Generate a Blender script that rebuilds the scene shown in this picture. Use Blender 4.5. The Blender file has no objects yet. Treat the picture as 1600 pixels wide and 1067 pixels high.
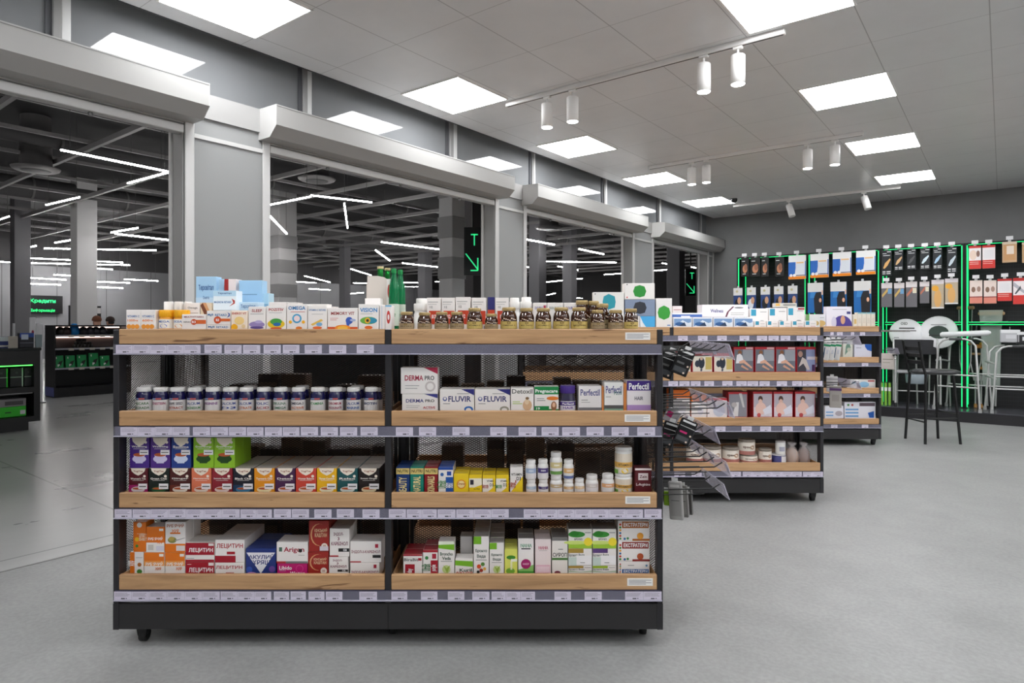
import bpy, math, random
from mathutils import Matrix, Vector
random.seed(7)
C = bpy.context.scene.collection
PI = math.pi
# ------------------------------------------------------------ camera, world, exposure
F, HZ, EYE = 1000.0, 507.0, 1.22          # focal length in px, horizon row, eye height
cam = bpy.data.cameras.new('camera'); camo = bpy.data.objects.new('camera', cam); C.objects.link(camo)
camo.location = (0, 0, EYE); camo.rotation_euler = (PI/2, 0, 0)
cam.sensor_width = 36; cam.lens = 36*F/1600; cam.shift_y = -(533.5-HZ)/1600; cam.clip_end = 200
bpy.context.scene.camera = camo
W = bpy.data.worlds.new('world'); bpy.context.scene.world = W; W.use_nodes = True
W.node_tree.nodes['Background'].inputs[0].default_value = (0.02, 0.02, 0.022, 1)
VS = bpy.context.scene.view_settings
VS.view_transform = 'Standard'; VS.look = 'None'; VS.gamma = 1; VS.use_curve_mapping = False
VS.exposure = 0.72
PANEL_E, SPOT_E, LED_E, MALL_E, GREEN_E = 13.0, 20.0, 9.0, 38.0, 1.0
ANG = math.radians(37.5)                  # the room is turned 37.5 degrees from the camera axis
SA, CA = math.sin(ANG), math.cos(ANG)
CEIL = 3.0; NW = -3.85; SB = 10.56        # ceiling height, left wall (n), back wall (s)
def room(n, s, z=0): return Vector((s*SA+n*CA, s*CA-n*SA, z))
def P(px, py, Y): return Vector(((px-800)/F*Y, Y, EYE-(py-HZ)/F*Y))
def ns_of(px, Y):
    X = (px-800)/F*Y; return (X*CA-Y*SA, X*SA+Y*CA)
# ------------------------------------------------------------ materials
def lin(h):
    if isinstance(h, (tuple, list)): return tuple(h)[:3]
    h = h.lstrip('#')
    if len(h) == 3: h = ''.join(c*2 for c in h)
    v = [int(h[i:i+2], 16)/255 for i in (0, 2, 4)]
    return tuple(c/12.92 if c <= .04045 else ((c+.055)/1.055)**2.4 for c in v)
MC = {}
def mat(col, rough=.5, metal=0, name=None, emit=0, trans=0, alpha=1, coat=0, spec=.5, ior=1.45):
    key = (str(col), rough, metal, emit, trans, alpha, coat, spec)
    if key in MC: return MC[key]
    m = bpy.data.materials.new(name or 'paint_'+str(col).strip('#')[:12]); m.use_nodes = True
    b = m.node_tree.nodes['Principled BSDF']; c = lin(col)
    b.inputs['Base Color'].default_value = (*c, 1); b.inputs['Roughness'].default_value = rough
    b.inputs['Metallic'].default_value = metal; b.inputs['IOR'].default_value = ior
    b.inputs['Transmission Weight'].default_value = trans; b.inputs['Alpha'].default_value = alpha
    b.inputs['Coat Weight'].default_value = coat; b.inputs['Specular IOR Level'].default_value = spec
    if emit:
        b.inputs['Emission Color'].default_value = (*c, 1); b.inputs['Emission Strength'].default_value = emit
    # faint procedural variation so no surface is perfectly flat
    nt = m.node_tree; tc = nt.nodes.new('ShaderNodeTexCoord'); nz = nt.nodes.new('ShaderNodeTexNoise')
    nz.inputs['Scale'].default_value = 40; bp = nt.nodes.new('ShaderNodeBump'); bp.inputs['Strength'].default_value = .02
    bp.inputs['Distance'].default_value = .001
    if not emit and not trans:
        nt.links.new(tc.outputs['Object'], nz.inputs['Vector']); nt.links.new(nz.outputs['Fac'], bp.inputs['Height'])
        nt.links.new(bp.outputs['Normal'], b.inputs['Normal'])
    MC[key] = m; return m
def nodes(m): return m.node_tree.nodes, m.node_tree.links, m.node_tree.nodes['Principled BSDF']
def ramp(N, stops):
    r = N.new('ShaderNodeValToRGB'); e = r.color_ramp.elements
    e[0].position, e[0].color = stops[0][0], (*lin(stops[0][1]), 1)
    e[1].position, e[1].color = stops[-1][0], (*lin(stops[-1][1]), 1)
    for p, c in stops[1:-1]:
        x = e.new(p); x.color = (*lin(c), 1)
    return r
def wood_mat():
    m = bpy.data.materials.new('oak_board'); m.use_nodes = True; N, L, B = nodes(m)
    tc = N.new('ShaderNodeTexCoord'); oi = N.new('ShaderNodeObjectInfo')
    ad = N.new('ShaderNodeVectorMath'); ad.operation = 'ADD'
    sc = N.new('ShaderNodeVectorMath'); sc.operation = 'SCALE'; sc.inputs['Scale'].default_value = 37
    L.new(oi.outputs['Random'], sc.inputs[0]); L.new(tc.outputs['Object'], ad.inputs[0]); L.new(sc.outputs[0], ad.inputs[1])
    mp = N.new('ShaderNodeMapping'); mp.inputs['Scale'].default_value = (2.2, 9, 38); L.new(ad.outputs[0], mp.inputs['Vector'])
    n1 = N.new('ShaderNodeTexNoise'); n1.inputs['Scale'].default_value = 1; n1.inputs['Detail'].default_value = 8
    n1.inputs['Roughness'].default_value = .62; n1.inputs['Distortion'].default_value = .9; L.new(mp.outputs[0], n1.inputs['Vector'])
    r1 = ramp(N, [(.28, '94704c'), (.42, 'ae8760'), (.55, 'bc946a'), (.75, 'c8a177')]); L.new(n1.outputs['Fac'], r1.inputs[0])
    mp2 = N.new('ShaderNodeMapping'); mp2.inputs['Scale'].default_value = (1.6, 3, 16); L.new(ad.outputs[0], mp2.inputs['Vector'])
    n2 = N.new('ShaderNodeTexNoise'); n2.inputs['Scale'].default_value = 1.5; n2.inputs['Detail'].default_value = 3
    n2.inputs['Distortion'].default_value = 2.4; L.new(mp2.outputs[0], n2.inputs['Vector'])
    r2 = ramp(N, [(.27, '7a5a40'), (.33, 'fff'), (1, 'fff')]); L.new(n2.outputs['Fac'], r2.inputs[0])
    mx = N.new('ShaderNodeMixRGB'); mx.blend_type = 'MULTIPLY'; mx.inputs[0].default_value = .75
    L.new(r1.outputs[0], mx.inputs[1]); L.new(r2.outputs[0], mx.inputs[2]); L.new(mx.outputs[0], B.inputs['Base Color'])
    B.inputs['Roughness'].default_value = .5
    return m
WOOD = wood_mat()
def noisy(name, c0, c1, scale, rough, r2=None, stretch=(1, 1, 1), bump=0, metal=0, detail=5):
    m = bpy.data.materials.new(name); m.use_nodes = True; N, L, B = nodes(m)
    tc = N.new('ShaderNodeTexCoord'); mp = N.new('ShaderNodeMapping'); mp.inputs['Scale'].default_value = stretch
    L.new(tc.outputs['Object'], mp.inputs['Vector']); n = N.new('ShaderNodeTexNoise')
    n.inputs['Scale'].default_value = scale; n.inputs['Detail'].default_value = detail; n.inputs['Roughness'].default_value = .6
    L.new(mp.outputs[0], n.inputs['Vector']); r = ramp(N, [(.3, c0), (.7, c1)]); L.new(n.outputs['Fac'], r.inputs[0])
    L.new(r.outputs[0], B.inputs['Base Color']); B.inputs['Roughness'].default_value = rough; B.inputs['Metallic'].default_value = metal
    if r2 is not None:
        mr = N.new('ShaderNodeMapRange'); mr.inputs['To Min'].default_value = rough; mr.inputs['To Max'].default_value = r2
        L.new(n.outputs['Fac'], mr.inputs['Value']); L.new(mr.outputs[0], B.inputs['Roughness'])
    if bump:
        bp = N.new('ShaderNodeBump'); bp.inputs['Strength'].default_value = bump; bp.inputs['Distance'].default_value = .002
        L.new(n.outputs['Fac'], bp.inputs['Height']); L.new(bp.outputs['Normal'], B.inputs['Normal'])
    return m
def line_mask(N, L, tc, axis, period, off, width):
    sp = N.new('ShaderNodeSeparateXYZ'); L.new(tc.outputs['Object'], sp.inputs[0])
    a = N.new('ShaderNodeMath'); a.operation = 'SUBTRACT'; L.new(sp.outputs[axis], a.inputs[0]); a.inputs[1].default_value = off-period/2
    w = N.new('ShaderNodeMath'); w.operation = 'FLOORED_MODULO'; L.new(a.outputs[0], w.inputs[0]); w.inputs[1].default_value = period
    s = N.new('ShaderNodeMath'); s.operation = 'SUBTRACT'; L.new(w.outputs[0], s.inputs[0]); s.inputs[1].default_value = period/2
    b = N.new('ShaderNodeMath'); b.operation = 'ABSOLUTE'; L.new(s.outputs[0], b.inputs[0])
    c = N.new('ShaderNodeMath'); c.operation = 'LESS_THAN'; L.new(b.outputs[0], c.inputs[0]); c.inputs[1].default_value = width/2
    return c.outputs[0]
def seamed(m, lines, dark, mixfac=.6):
    N, L, B = nodes(m); tc = N.new('ShaderNodeTexCoord'); out = None
    for ax, per, off, wd in lines:
        k = line_mask(N, L, tc, ax, per, off, wd)
        if out is None: out = k
        else:
            mx = N.new('ShaderNodeMath'); mx.operation = 'MAXIMUM'; L.new(out, mx.inputs[0]); L.new(k, mx.inputs[1]); out = mx.outputs[0]
    f = N.new('ShaderNodeMath'); f.operation = 'MULTIPLY'; L.new(out, f.inputs[0]); f.inputs[1].default_value = mixfac
    src = B.inputs['Base Color'].links[0].from_socket; mc = N.new('ShaderNodeMixRGB'); L.new(f.outputs[0], mc.inputs[0])
    L.new(src, mc.inputs[1]); mc.inputs[2].default_value = (*lin(dark), 1); L.new(mc.outputs[0], B.inputs['Base Color'])
FLOOR = noisy('shop_floor_screed', '90908f', '9b9b9a', 6, .42, .5, (1, 1, 1), .1, detail=10)
def fine(m, scale, amt, stretch=(1, 1, 1)):
    N, L, B = nodes(m); tc = N.new('ShaderNodeTexCoord'); mp = N.new('ShaderNodeMapping'); mp.inputs['Scale'].default_value = stretch
    L.new(tc.outputs['Object'], mp.inputs[0]); n = N.new('ShaderNodeTexNoise'); n.inputs['Scale'].default_value = scale
    n.inputs['Detail'].default_value = 3; L.new(mp.outputs[0], n.inputs['Vector'])
    r = ramp(N, [(.35, (1-amt,)*3), (.65, (1, 1, 1))]); L.new(n.outputs['Fac'], r.inputs[0])
    mx = N.new('ShaderNodeMixRGB'); mx.blend_type = 'MULTIPLY'; mx.inputs[0].default_value = 1
    L.new(B.inputs['Base Color'].links[0].from_socket, mx.inputs[1]); L.new(r.outputs[0], mx.inputs[2]); L.new(mx.outputs[0], B.inputs['Base Color'])
fine(FLOOR, 55, .14, (1, 1, 1)); fine(FLOOR, 1.3, .12)
MFLOOR = noisy('mall_floor_polished', '969696', 'a8a8a7', 1.6, .22, .36, (1, .5, 1), .03)
seamed(MFLOOR, [(1, 6.0, 1.75, .014), (0, 6.0, -10.1, .014)], '555', .8)
CEILM = noisy('ceiling_tile', 'd6d6d7', 'dcdcdd', 3, .34)
seamed(CEILM, [(0, .6, -.06, .006), (1, .6, .38, .004)], '8a8888', .7)
BACKW = noisy('back_wall_paint', '727272', '787878', 4, .6)
GLOSSP = noisy('gloss_wall_panel', '7a7c7e', '7e8082', 2, .04); nodes(GLOSSP)[2].inputs['Coat Weight'].default_value = .6; nodes(GLOSSP)[2].inputs['Coat Roughness'].default_value = .02
PANELG = mat('8f9090', .45); ALU = mat('c3c2c1', .38, .25); ALUD = mat('8e8d8c', .45, .2); SHUT = mat('a6a5a3', .42, .1)
BLACK = mat('121213', .45); FRAME = mat('2c2b2e', .4, .2); SKIRT = mat('2d2c2d', .38, .1); MESHM = mat('4a4341', .4, .4)
MALLC = noisy('mall_ceiling_dark', '2f2e2f', '383738', 1, .8); DUCT = mat('7b7979', .5, .3); DUCTD = mat('555455', .6, .1)
MALLW = noisy('mall_wall_lit_panel', '77777a', '7d7d80', 1, .5); seamed(MALLW, [(1, 1.6, .3, .02)], '222', .8)
MALLB = mat('3a393a', .7); COLM = mat('d2d1d1', .45); COLD = mat('77767a', .5)
RAIL = mat('454459', .3, .1); CLEAR = mat('e8e4f0', .12, 0, trans=.0, alpha=.07); TAG = mat('d2cadb', .5); INK = mat('55505c', .6)
CLEARP = mat('ebe6f6', .2, 0, alpha=.34)
GREEN = mat((.01, .62, .16), .5, emit=GREEN_E, name='green_led'); GREEN2 = mat((.1, 1, .12), .5, emit=1.6, name='green_strip')
LEDW = mat((1, .98, .97), .5, emit=MALL_E, name='led_tube'); PANELM = mat((.97, .985, 1), .5, emit=PANEL_E, name='ceiling_diffuser')
SPOTM = mat((1, 1, .98), .5, emit=SPOT_E, name='spot_lens'); WHITE = mat('eceae8', .45); CHROME = mat('c9c9c9', .22, .9); TUBEM = mat('c4c4c3', .35, .5)
AMBER = mat('3a1d0c', .08, coat=1, name='amber_glass'); NAVYP = mat('1c1a4e', .2, coat=.6, name='navy_plastic')
GREENG = mat((.02, .35, .06), .04, trans=.75, name='green_glass', ior=1.4); GREENP = mat((.01, .25, .09), .1, trans=.5, name='green_plastic', ior=1.35)
SKIN = mat('c79a84', .5); RUBBER = mat('1b1b1b', .7)
# ------------------------------------------------------------ mesh builder
TXT = {}
def glyphs(s):
    if s not in TXT:
        cu = bpy.data.curves.new('lettering', 'FONT'); cu.body = s; cu.resolution_u = 2; cu.size = 1; cu.offset = .022
        ob = bpy.data.objects.new('lettering', cu); me = bpy.data.meshes.new_from_object(ob)
        vs = [(v.co.x, v.co.y) for v in me.vertices]; fs = [tuple(p.vertices) for p in me.polygons]
        bpy.data.objects.remove(ob); bpy.data.curves.remove(cu); bpy.data.meshes.remove(me)
        if vs:
            x0 = min(v[0] for v in vs); x1 = max(v[0] for v in vs); y0 = min(v[1] for v in vs); y1 = max(v[1] for v in vs)
            TXT[s] = ([((x-x0)/(x1-x0)-.5, (y-y0)/(y1-y0)-.5) for x, y in vs], fs, (x1-x0)/(y1-y0))
        else: TXT[s] = ([], [], 1)
    return TXT[s]
class MB:
    def __init__(s): s.v = []; s.f = []; s.m = []; s.sm = []; s.mats = []; s.T = None
    def mi(s, m):
        if m not in s.mats: s.mats.append(m)
        return s.mats.index(m)
    def add(s, vs, fs, m, smooth=False):
        o = len(s.v); k = s.mi(m)
        if s.T is not None: vs = [tuple(s.T @ Vector(v)) for v in vs]
        s.v += [tuple(v) for v in vs]; s.f += [tuple(i+o for i in f) for f in fs]; s.m += [k]*len(fs); s.sm += [smooth]*len(fs)
    def box(s, x0, x1, y0, y1, z0, z1, m, bev=0):
        if x0 > x1: x0, x1 = x1, x0
        if y0 > y1: y0, y1 = y1, y0
        if z0 > z1: z0, z1 = z1, z0
        b = min(bev, (x1-x0)*.3, (y1-y0)*.3, (z1-z0)*.3)
        if b <= 0:
            vs = [(x, y, z) for x in (x0, x1) for y in (y0, y1) for z in (z0, z1)]
            s.add(vs, [(0, 1, 3, 2), (4, 6, 7, 5), (0, 4, 5, 1), (2, 3, 7, 6), (0, 2, 6, 4), (1, 5, 7, 3)], m); return
        X, Y, Z = (x0, x1), (y0, y1), (z0, z1); vs = []; idx = {}
        for i in (0, 1):
            for j in (0, 1):
                for k in (0, 1):
                    dx, dy, dz = (b if i == 0 else -b), (b if j == 0 else -b), (b if k == 0 else -b)
                    for a in range(3):
                        p = [X[i]+dx, Y[j]+dy, Z[k]+dz]; p[a] = (X[i], Y[j], Z[k])[a]
                        idx[(i, j, k, a)] = len(vs); vs.append(tuple(p))
        g = lambda i, j, k, a: idx[(i, j, k, a)]; fs = []
        for i in (0, 1):
            fs.append([g(i, 0, 0, 0), g(i, 0, 1, 0), g(i, 1, 1, 0), g(i, 1, 0, 0)])
            fs.append([g(0, i, 0, 1), g(1, i, 0, 1), g(1, i, 1, 1), g(0, i, 1, 1)])
            fs.append([g(0, 0, i, 2), g(0, 1, i, 2), g(1, 1, i, 2), g(1, 0, i, 2)])
        for i in (0, 1):
            for j in (0, 1):
                fs.append([g(i, j, 0, 0), g(i, j, 1, 0), g(i, j, 1, 1), g(i, j, 0, 1)])
                fs.append([g(i, 0, j, 0), g(i, 1, j, 0), g(i, 1, j, 2), g(i, 0, j, 2)])
                fs.append([g(0, i, j, 1), g(1, i, j, 1), g(1, i, j, 2), g(0, i, j, 2)])
                for k in (0, 1): fs.append([g(i, j, k, 0), g(i, j, k, 1), g(i, j, k, 2)])
        s.add(vs, fs, m)
    def tube(s, pts, r, m, seg=8, cap=True):
        pts = [Vector(p) for p in pts]; rs = r if isinstance(r, (list, tuple)) else [r]*len(pts); vs = []; fs = []
        ref = None
        for i, p in enumerate(pts):
            d = (pts[min(i+1, len(pts)-1)]-pts[max(i-1, 0)])
            d = d.normalized() if d.length > 1e-9 else Vector((0, 0, 1))
            if ref is None: ref = Vector((0, 0, 1)) if abs(d.z) < .9 else Vector((1, 0, 0))
            a = d.cross(ref).normalized(); b = d.cross(a).normalized(); ref = b.cross(d).normalized() if False else ref
            for k in range(seg):
                t = 2*PI*k/seg; vs.append(p+a*math.cos(t)*rs[i]+b*math.sin(t)*rs[i])
        for i in range(len(pts)-1):
            for k in range(seg): fs.append((i*seg+k, i*seg+(k+1) % seg, (i+1)*seg+(k+1) % seg, (i+1)*seg+k))
        s.add(vs, fs, m, True)
        if cap: s.add(vs[:seg], [tuple(range(seg))], m); s.add(vs[-seg:], [tuple(range(seg))[::-1]], m)
    def lathe(s, prof, m, c=(0, 0, 0), seg=20, cap=True):
        vs = []; fs = []
        for r, z in prof:
            for k in range(seg):
                t = 2*PI*k/seg; vs.append((c[0]+r*math.cos(t), c[1]+r*math.sin(t), c[2]+z))
        for i in range(len(prof)-1):
            for k in range(seg): fs.append((i*seg+k, i*seg+(k+1) % seg, (i+1)*seg+(k+1) % seg, (i+1)*seg+k))
        s.add(vs, fs, m, True)
        if cap: s.add(vs[:seg], [tuple(range(seg))[::-1]], m); s.add(vs[-seg:], [tuple(range(seg))], m)
    def prism(s, poly, axis, a0, a1, m):            # polygon in the two other axes, extruded along axis
        def pt(p, a):
            return {0: (a, p[0], p[1]), 1: (p[0], a, p[1]), 2: (p[0], p[1], a)}[axis]
        n = len(poly); vs = [pt(p, a0) for p in poly]+[pt(p, a1) for p in poly]
        s.add(vs, [tuple(range(n)), tuple(range(2*n-1, n-1, -1))]+[(i, i+n, (i+1) % n+n, (i+1) % n) for i in range(n)], m)
    def build(s, name, parent=None, loc=(0, 0, 0), rz=0):
        me = bpy.data.meshes.new(name); me.from_pydata(s.v, [], s.f); me.update()
        for m in s.mats: me.materials.append(m)
        me.polygons.foreach_set('material_index', s.m); me.polygons.foreach_set('use_smooth', s.sm)
        o = bpy.data.objects.new(name, me); C.objects.link(o); o.location = loc; o.rotation_euler = (0, 0, rz)
        if parent: o.parent = parent
        return o
def tag(o, label=None, cat=None, group=None, kind=None):
    if label: o['label'] = label
    if cat: o['category'] = cat
    if group: o['group'] = group
    if kind: o['kind'] = kind
    return o
def empty(name, loc=(0, 0, 0), rz=0):
    o = bpy.data.objects.new(name, None); C.objects.link(o); o.location = loc; o.rotation_euler = (0, 0, rz); o.empty_display_size = .1; return o
def copy_tree(o, parent=None):
    c = o.copy(); C.objects.link(c)
    if parent: c.parent = parent
    for ch in o.children: copy_tree(ch, c)
    return c
def struct(mb, name, parent=None, **k):
    o = mb.build(name, parent, **k)
    if not parent: o['kind'] = 'structure'
    return o
# art on a face: u right, v up inside the visible rectangle (0..1); placed a hair in front of y = yf
def art(mb, items, x0, x1, z0, z1, surf=None, y=0.0):
    w, h = x1-x0, z1-z0
    S = surf or (lambda x, z, d: (x, y-d, z))
    for n, it in enumerate(items):
        k = it[0]; d = .0004+.00018*n
        if k == 'r':
            _, u0, v0, u1, v1, c = it; m = mat(c, .42); st = 10 if surf else 1
            vs = []; fs = []
            for i in range(st+1):
                x = x0+w*(u0+(u1-u0)*i/st); vs += [S(x, z0+h*v0, d), S(x, z0+h*v1, d)]
            for i in range(st): fs.append((2*i, 2*i+2, 2*i+3, 2*i+1))
            mb.add(vs, fs, m)
        elif k == 'c':
            _, cu, cv, r, c = it[:5]; rr = r*min(w, h) if r > 0 else 0
            mb.add([S(x0+w*cu+rr*math.cos(2*PI*i/16), z0+h*cv+rr*math.sin(2*PI*i/16), d) for i in range(16)], [tuple(range(16))], mat(c, .42))
        elif k == 'e':
            _, cu, cv, ru, rv, c = it
            mb.add([S(x0+w*(cu+ru*math.cos(2*PI*i/16)), z0+h*(cv+rv*math.sin(2*PI*i/16)), d) for i in range(16)], [tuple(range(16))], mat(c, .42))
        elif k == 'p':
            _, pts, c = it; mb.add([S(x0+w*u, z0+h*v, d) for u, v in pts], [tuple(range(len(pts)))], mat(c, .42))
        elif k == 't':
            _, s, cu, cv, tw, th, c = it[:7]; rot = len(it) > 7 and it[7]
            vs, fs, asp = glyphs(s); TW, TH = tw*w, th*h
            if rot:
                TW, TH = th*h, tw*w
                mb.add([S(x0+w*cu-b*TH, z0+h*cv+a*TW, d) for a, b in vs], fs, mat(c, .42))
            else:
                mb.add([S(x0+w*cu+a*TW, z0+h*cv+b*TH, d) for a, b in vs], fs, mat(c, .42))
# ------------------------------------------------------------ ROOM
RZ = -ANG
def rbuild(mb, name, parent=None, **k):
    o = mb.build(name, parent)
    if not parent: o.rotation_euler = (0, 0, RZ)
    return o
def rstruct(mb, name): o = rbuild(mb, name); o['kind'] = 'structure'; return o
NR, S0 = 4.6, -4.5
m = MB(); m.box(NW-.06, NR, S0, SB, -.1, 0, FLOOR); rstruct(m, 'floor')
m = MB(); m.box(-27, NW-.072, -9, 33, -.1, 0, MFLOOR); rstruct(m, 'floor_mall')
m = MB(); m.box(NW-.072, NW-.06, S0, SB, -.1, .003, ALUD); rstruct(m, 'trim_1')
m = MB(); m.box(NW, NR, S0, SB, CEIL, CEIL+.12, CEILM); rstruct(m, 'ceiling')
m = MB(); m.box(NW-.3, NR, SB, SB+.15, 0, 3.34, BACKW); rstruct(m, 'wall_back')
m = MB(); m.box(NR, NR+.15, S0, SB, 0, CEIL, mat('dcdcdc', .6)); rstruct(m, 'wall_right')
m = MB(); m.box(NW-.3, NR, S0-.15, S0, 0, CEIL, mat('dcdcdc', .6)); rstruct(m, 'wall_rear')
m = MB(); m.box(-27, NW-.3, -9, 33, 4.8, 4.9, MALLC); rstruct(m, 'ceiling_mall')
m = MB(); m.box(-27.1, -27, -9, 33, 0, 3.3, MALLW); m.box(-27.1, -27, -9, 33, 3.3, 4.8, MALLB); rstruct(m, 'wall_mall_far')  # dark above, paler below: the lamps' light is put into the wall colours
m = MB(); m.box(-27, NW-.3, 33, 33.1, 0, 4.8, MALLB); rstruct(m, 'wall_mall_end')
m = MB(); m.box(-27, NW-.3, -9.1, -9, 0, 4.8, MALLB); rstruct(m, 'wall_mall_near')
m = MB(); m.box(NW-.3, NW-.18, -9, 33, CEIL+.12, 4.8, MALLB); m.box(NW-.3, NW-.18, SB+.15, 33, 0, CEIL+.12, MALLB); rstruct(m, 'wall_mall_shopside')
# left wall: solid piers between four shuttered openings
OPEN = [(-.6, 1.827), (2.382, 4.746), (5.253, 7.604), (8.242, 10.278)]
OH = 2.385; D = .12
m = MB(); edges = [S0]+[e for o in OPEN for e in o]+[SB]
for i in range(0, len(edges), 2):
    a, b = edges[i], edges[i+1]
    m.box(NW-D, NW, a, b, 0, 2.62, PANELG)
    for (q0, q1) in ((a, a+.055), (b-.055, b)):
        if b-a > .4 or True: m.box(NW, NW+.012, q0, q1, 0, 2.46, ALU, .003)
    m.box(NW, NW+.01, a+.055, b-.055, 2.34, 2.365, ALU); m.box(NW, NW+.016, a, b, 2.47, 2.62, mat('a8a7a6', .25, .2))
rstruct(m, 'wall_left')
m = MB(); m.box(NW-.2, NW-.13, S0, SB, 2.62, 3.3, GLOSSP); m.box(NW-.2, NW+.05, S0, SB, 3.3, 3.34, MALLB); rstruct(m, 'wall_left_upper')
k = 2
for (a, b) in OPEN:                        # door frames lining each opening, and the lintel over it
    m = MB(); m.box(NW-D-.005, NW-.002, b-.01, b, 0, OH, ALUD, .003); m.box(NW-D-.005, NW-.002, a, a+.01, 0, OH, ALUD, .003)
    m.box(NW-D-.035, NW-D-.006, b-.022, b, 0, OH, ALU, .003); m.box(NW-D-.035, NW-D-.006, a, a+.022, 0, OH, ALU, .003)
    rstruct(m, 'door_frame_%d' % (k-1))
    m = MB(); m.box(NW-D, NW-.01, a, b, OH, 2.62, ALUD); m.box(NW-.06, NW+.004, a+.002, b-.002, OH-.03, OH+.02, ALU, .004)
    for z in (OH+.025, OH+.06, OH+.095): m.box(NW-.03, NW+.002, a+.002, b-.002, z, z+.032, SHUT, .004)
    for q in (.2, .5, .8): m.lathe([(.012, 0), (.014, .012), (.01, .02)], mat('777', .4, .5), (NW-.02, a+(b-a)*q, OH-.05), 10)
    rstruct(m, 'trim_%d' % k); k += 1
MULL = [(-.35, -.25), (1.13, 1.24), (2.595, 2.697), (4.06, 4.197), (5.297, 5.39), (6.78, 6.9), (8.33, 8.45), (9.9, 9.99)]
for i, (a, b) in enumerate(MULL):
    a, b = a*1.034, b*1.034; a = min(a, 10.4); b = min(b, 10.5); m = MB(); w = b-a; NM = NW-.13
    m.box(NM, NM+.012, a, a+w*.25, 2.62, 3.29, mat('55565a', .4)); m.box(NM, NM+.03, a+w*.25, a+w*.6, 2.62, 3.29, ALUD, .004); m.box(NM, NM+.02, a+w*.6, b, 2.62, 3.29, mat('d5d5d4', .3, .1), .004)
    rstruct(m, 'trim_%d' % (10+i))
m = MB(); m.box(NW-.012, NW, S0, SB, CEIL-.004, 3.3, mat('3a3a3c', .5)); rstruct(m, 'trim_30')
WHICH = ['nearest the camera', 'second from the camera', 'third from the camera', 'farthest, next to the back wall']
for i, (a, b) in enumerate(OPEN):          # roller shutter boxes
    a0, b0 = a-.075, b+(.045 if i < 3 else .25)
    e = empty('roller_shutter_box', room(NW, (a0+b0)/2, 2.4), RZ); tag(e, 'grey roller shutter box above the left openings, '+WHICH[i], 'shutter box', 'roller shutter boxes along the left wall')
    m = MB(); L = (b0-a0)/2; p = .205
    prof = [(.03, .02), (.13, .02), (p, .085), (p, .215), (.0, .222), (.0, .02)]
    m.prism(prof, 1, -L, L, SHUT); m.box(0, p+.002, -L, L, .205, .207, ALUD); m.build('housing', e)
    for q in (-1, 1):
        m = MB(); m.prism(prof, 1, q*L, q*(L+.004), mat('b6b5b3', .4)); m.build('end_cap', e)
# ceiling panels
def panel(n0, s0, lab):
    e = empty('ceiling_light', room(n0+.29, s0+.29, CEIL), RZ); tag(e, lab, 'ceiling light', 'square ceiling light panels')
    m = MB(); m.box(-.285, .285, -.285, .285, -.006, -.001, PANELM); m.build('diffuser', e)
    m = MB()
    for q in (-1, 1): m.box(q*.285, q*.297, -.297, .297, -.008, 0, WHITE); m.box(-.285, .285, q*.285, q*.297, -.008, 0, WHITE)
    m.build('frame', e)
ordn = ['nearest', 'second', 'third', 'fourth', 'fifth']
for i, s in enumerate((1.6, 3.4, 5.2, 7.0, 8.82)):
    panel(-3.68, s, 'square lit ceiling panel in the row beside the left wall, %s from the camera' % ordn[i])
for i, s in enumerate((1.6, 3.4, 5.17, 6.95, 8.75)):
    panel(-1.23, s, 'square lit ceiling panel, right hand row, %s' % ['above the camera', 'cut by the top edge of the photo', 'first whole one', 'second whole one', 'farthest one near the back wall'][i])
for n, s in [(-3.68, -.2), (-3.68, -2), (-1.23, -.2), (-1.23, -2), (1.2, -2), (1.2, -.2), (1.2, 1.6), (1.2, 3.4), (1.2, 5.2), (1.2, 7), (1.2, 8.8), (3.4, -.2), (3.4, 1.6), (3.4, 3.4), (3.4, 5.2), (3.4, 7), (3.4, 8.8)]:
    panel(n, s, 'square lit ceiling panel outside the picture')
# tracks and spots
SPW = ['nearest ceiling track', 'middle ceiling track', 'farthest ceiling track']
def track(s, n0, n1, spots, idx):
    e = empty('lighting_track', room((n0+n1)/2, s, CEIL), RZ); tag(e, 'white ceiling lighting track running crosswise, %s of three' % ordn[idx].replace('second', 'middle').replace('third', 'farthest'), 'lighting track', 'ceiling tracks')
    m = MB(); L = (n1-n0)/2; m.box(-L, L, -.018, .018, -.036, 0, WHITE, .002); m.box(-L+.01, L-.01, -.006, .006, -.0375, -.036, mat('555')); m.build('rail', e)
    for j, (n, tilt) in enumerate(spots):
        f = empty('track_spotlight', room(n, s, CEIL-.0375), RZ)
        tag(f, 'white cylinder spotlight on the %s, %s from the left' % (SPW[idx], ordn[j].replace('nearest', 'first')), 'spotlight', 'cylinder spotlights')
        m = MB(); m.box(-.03, .03, -.014, .014, -.016, 0, WHITE, .003); m.tube([(0, 0, -.016), (0, 0, -.05)], .007, WHITE); m.build('adapter', f)
        T = Matrix.Translation((0, 0, -.05)) @ Matrix.Rotation(tilt, 4, 'Y') @ Matrix.Rotation(tilt*.6, 4, 'X')
        m = MB(); m.T = T; m.lathe([(.008, 0), (.04, -.003), (.044, -.008), (.044, -.185), (.04, -.185), (.038, -.175)], WHITE, cap=True, seg=24); m.build('cylinder_body', f)
        m = MB(); m.T = T; m.lathe([(.0385, -.187), (.0385, -.183)], SPOTM if idx < 2 else mat('d0d0d0'), seg=24); m.build('lens', f)
        if idx < 2:
            l = bpy.data.lights.new('spot_beam', 'SPOT'); l.energy = 14; l.spot_size = 1.1; l.spot_blend = .6; l.shadow_soft_size = .04
            lo = bpy.data.objects.new('spot_beam', l); C.objects.link(lo); lo.parent = f; lo.location = (0, 0, -.26)
track(4.05, -3.16, -1.04, [(-2.77, 0), (-2.54, 0), (-1.54, 0), (-1.32, 0)], 0)
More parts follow.
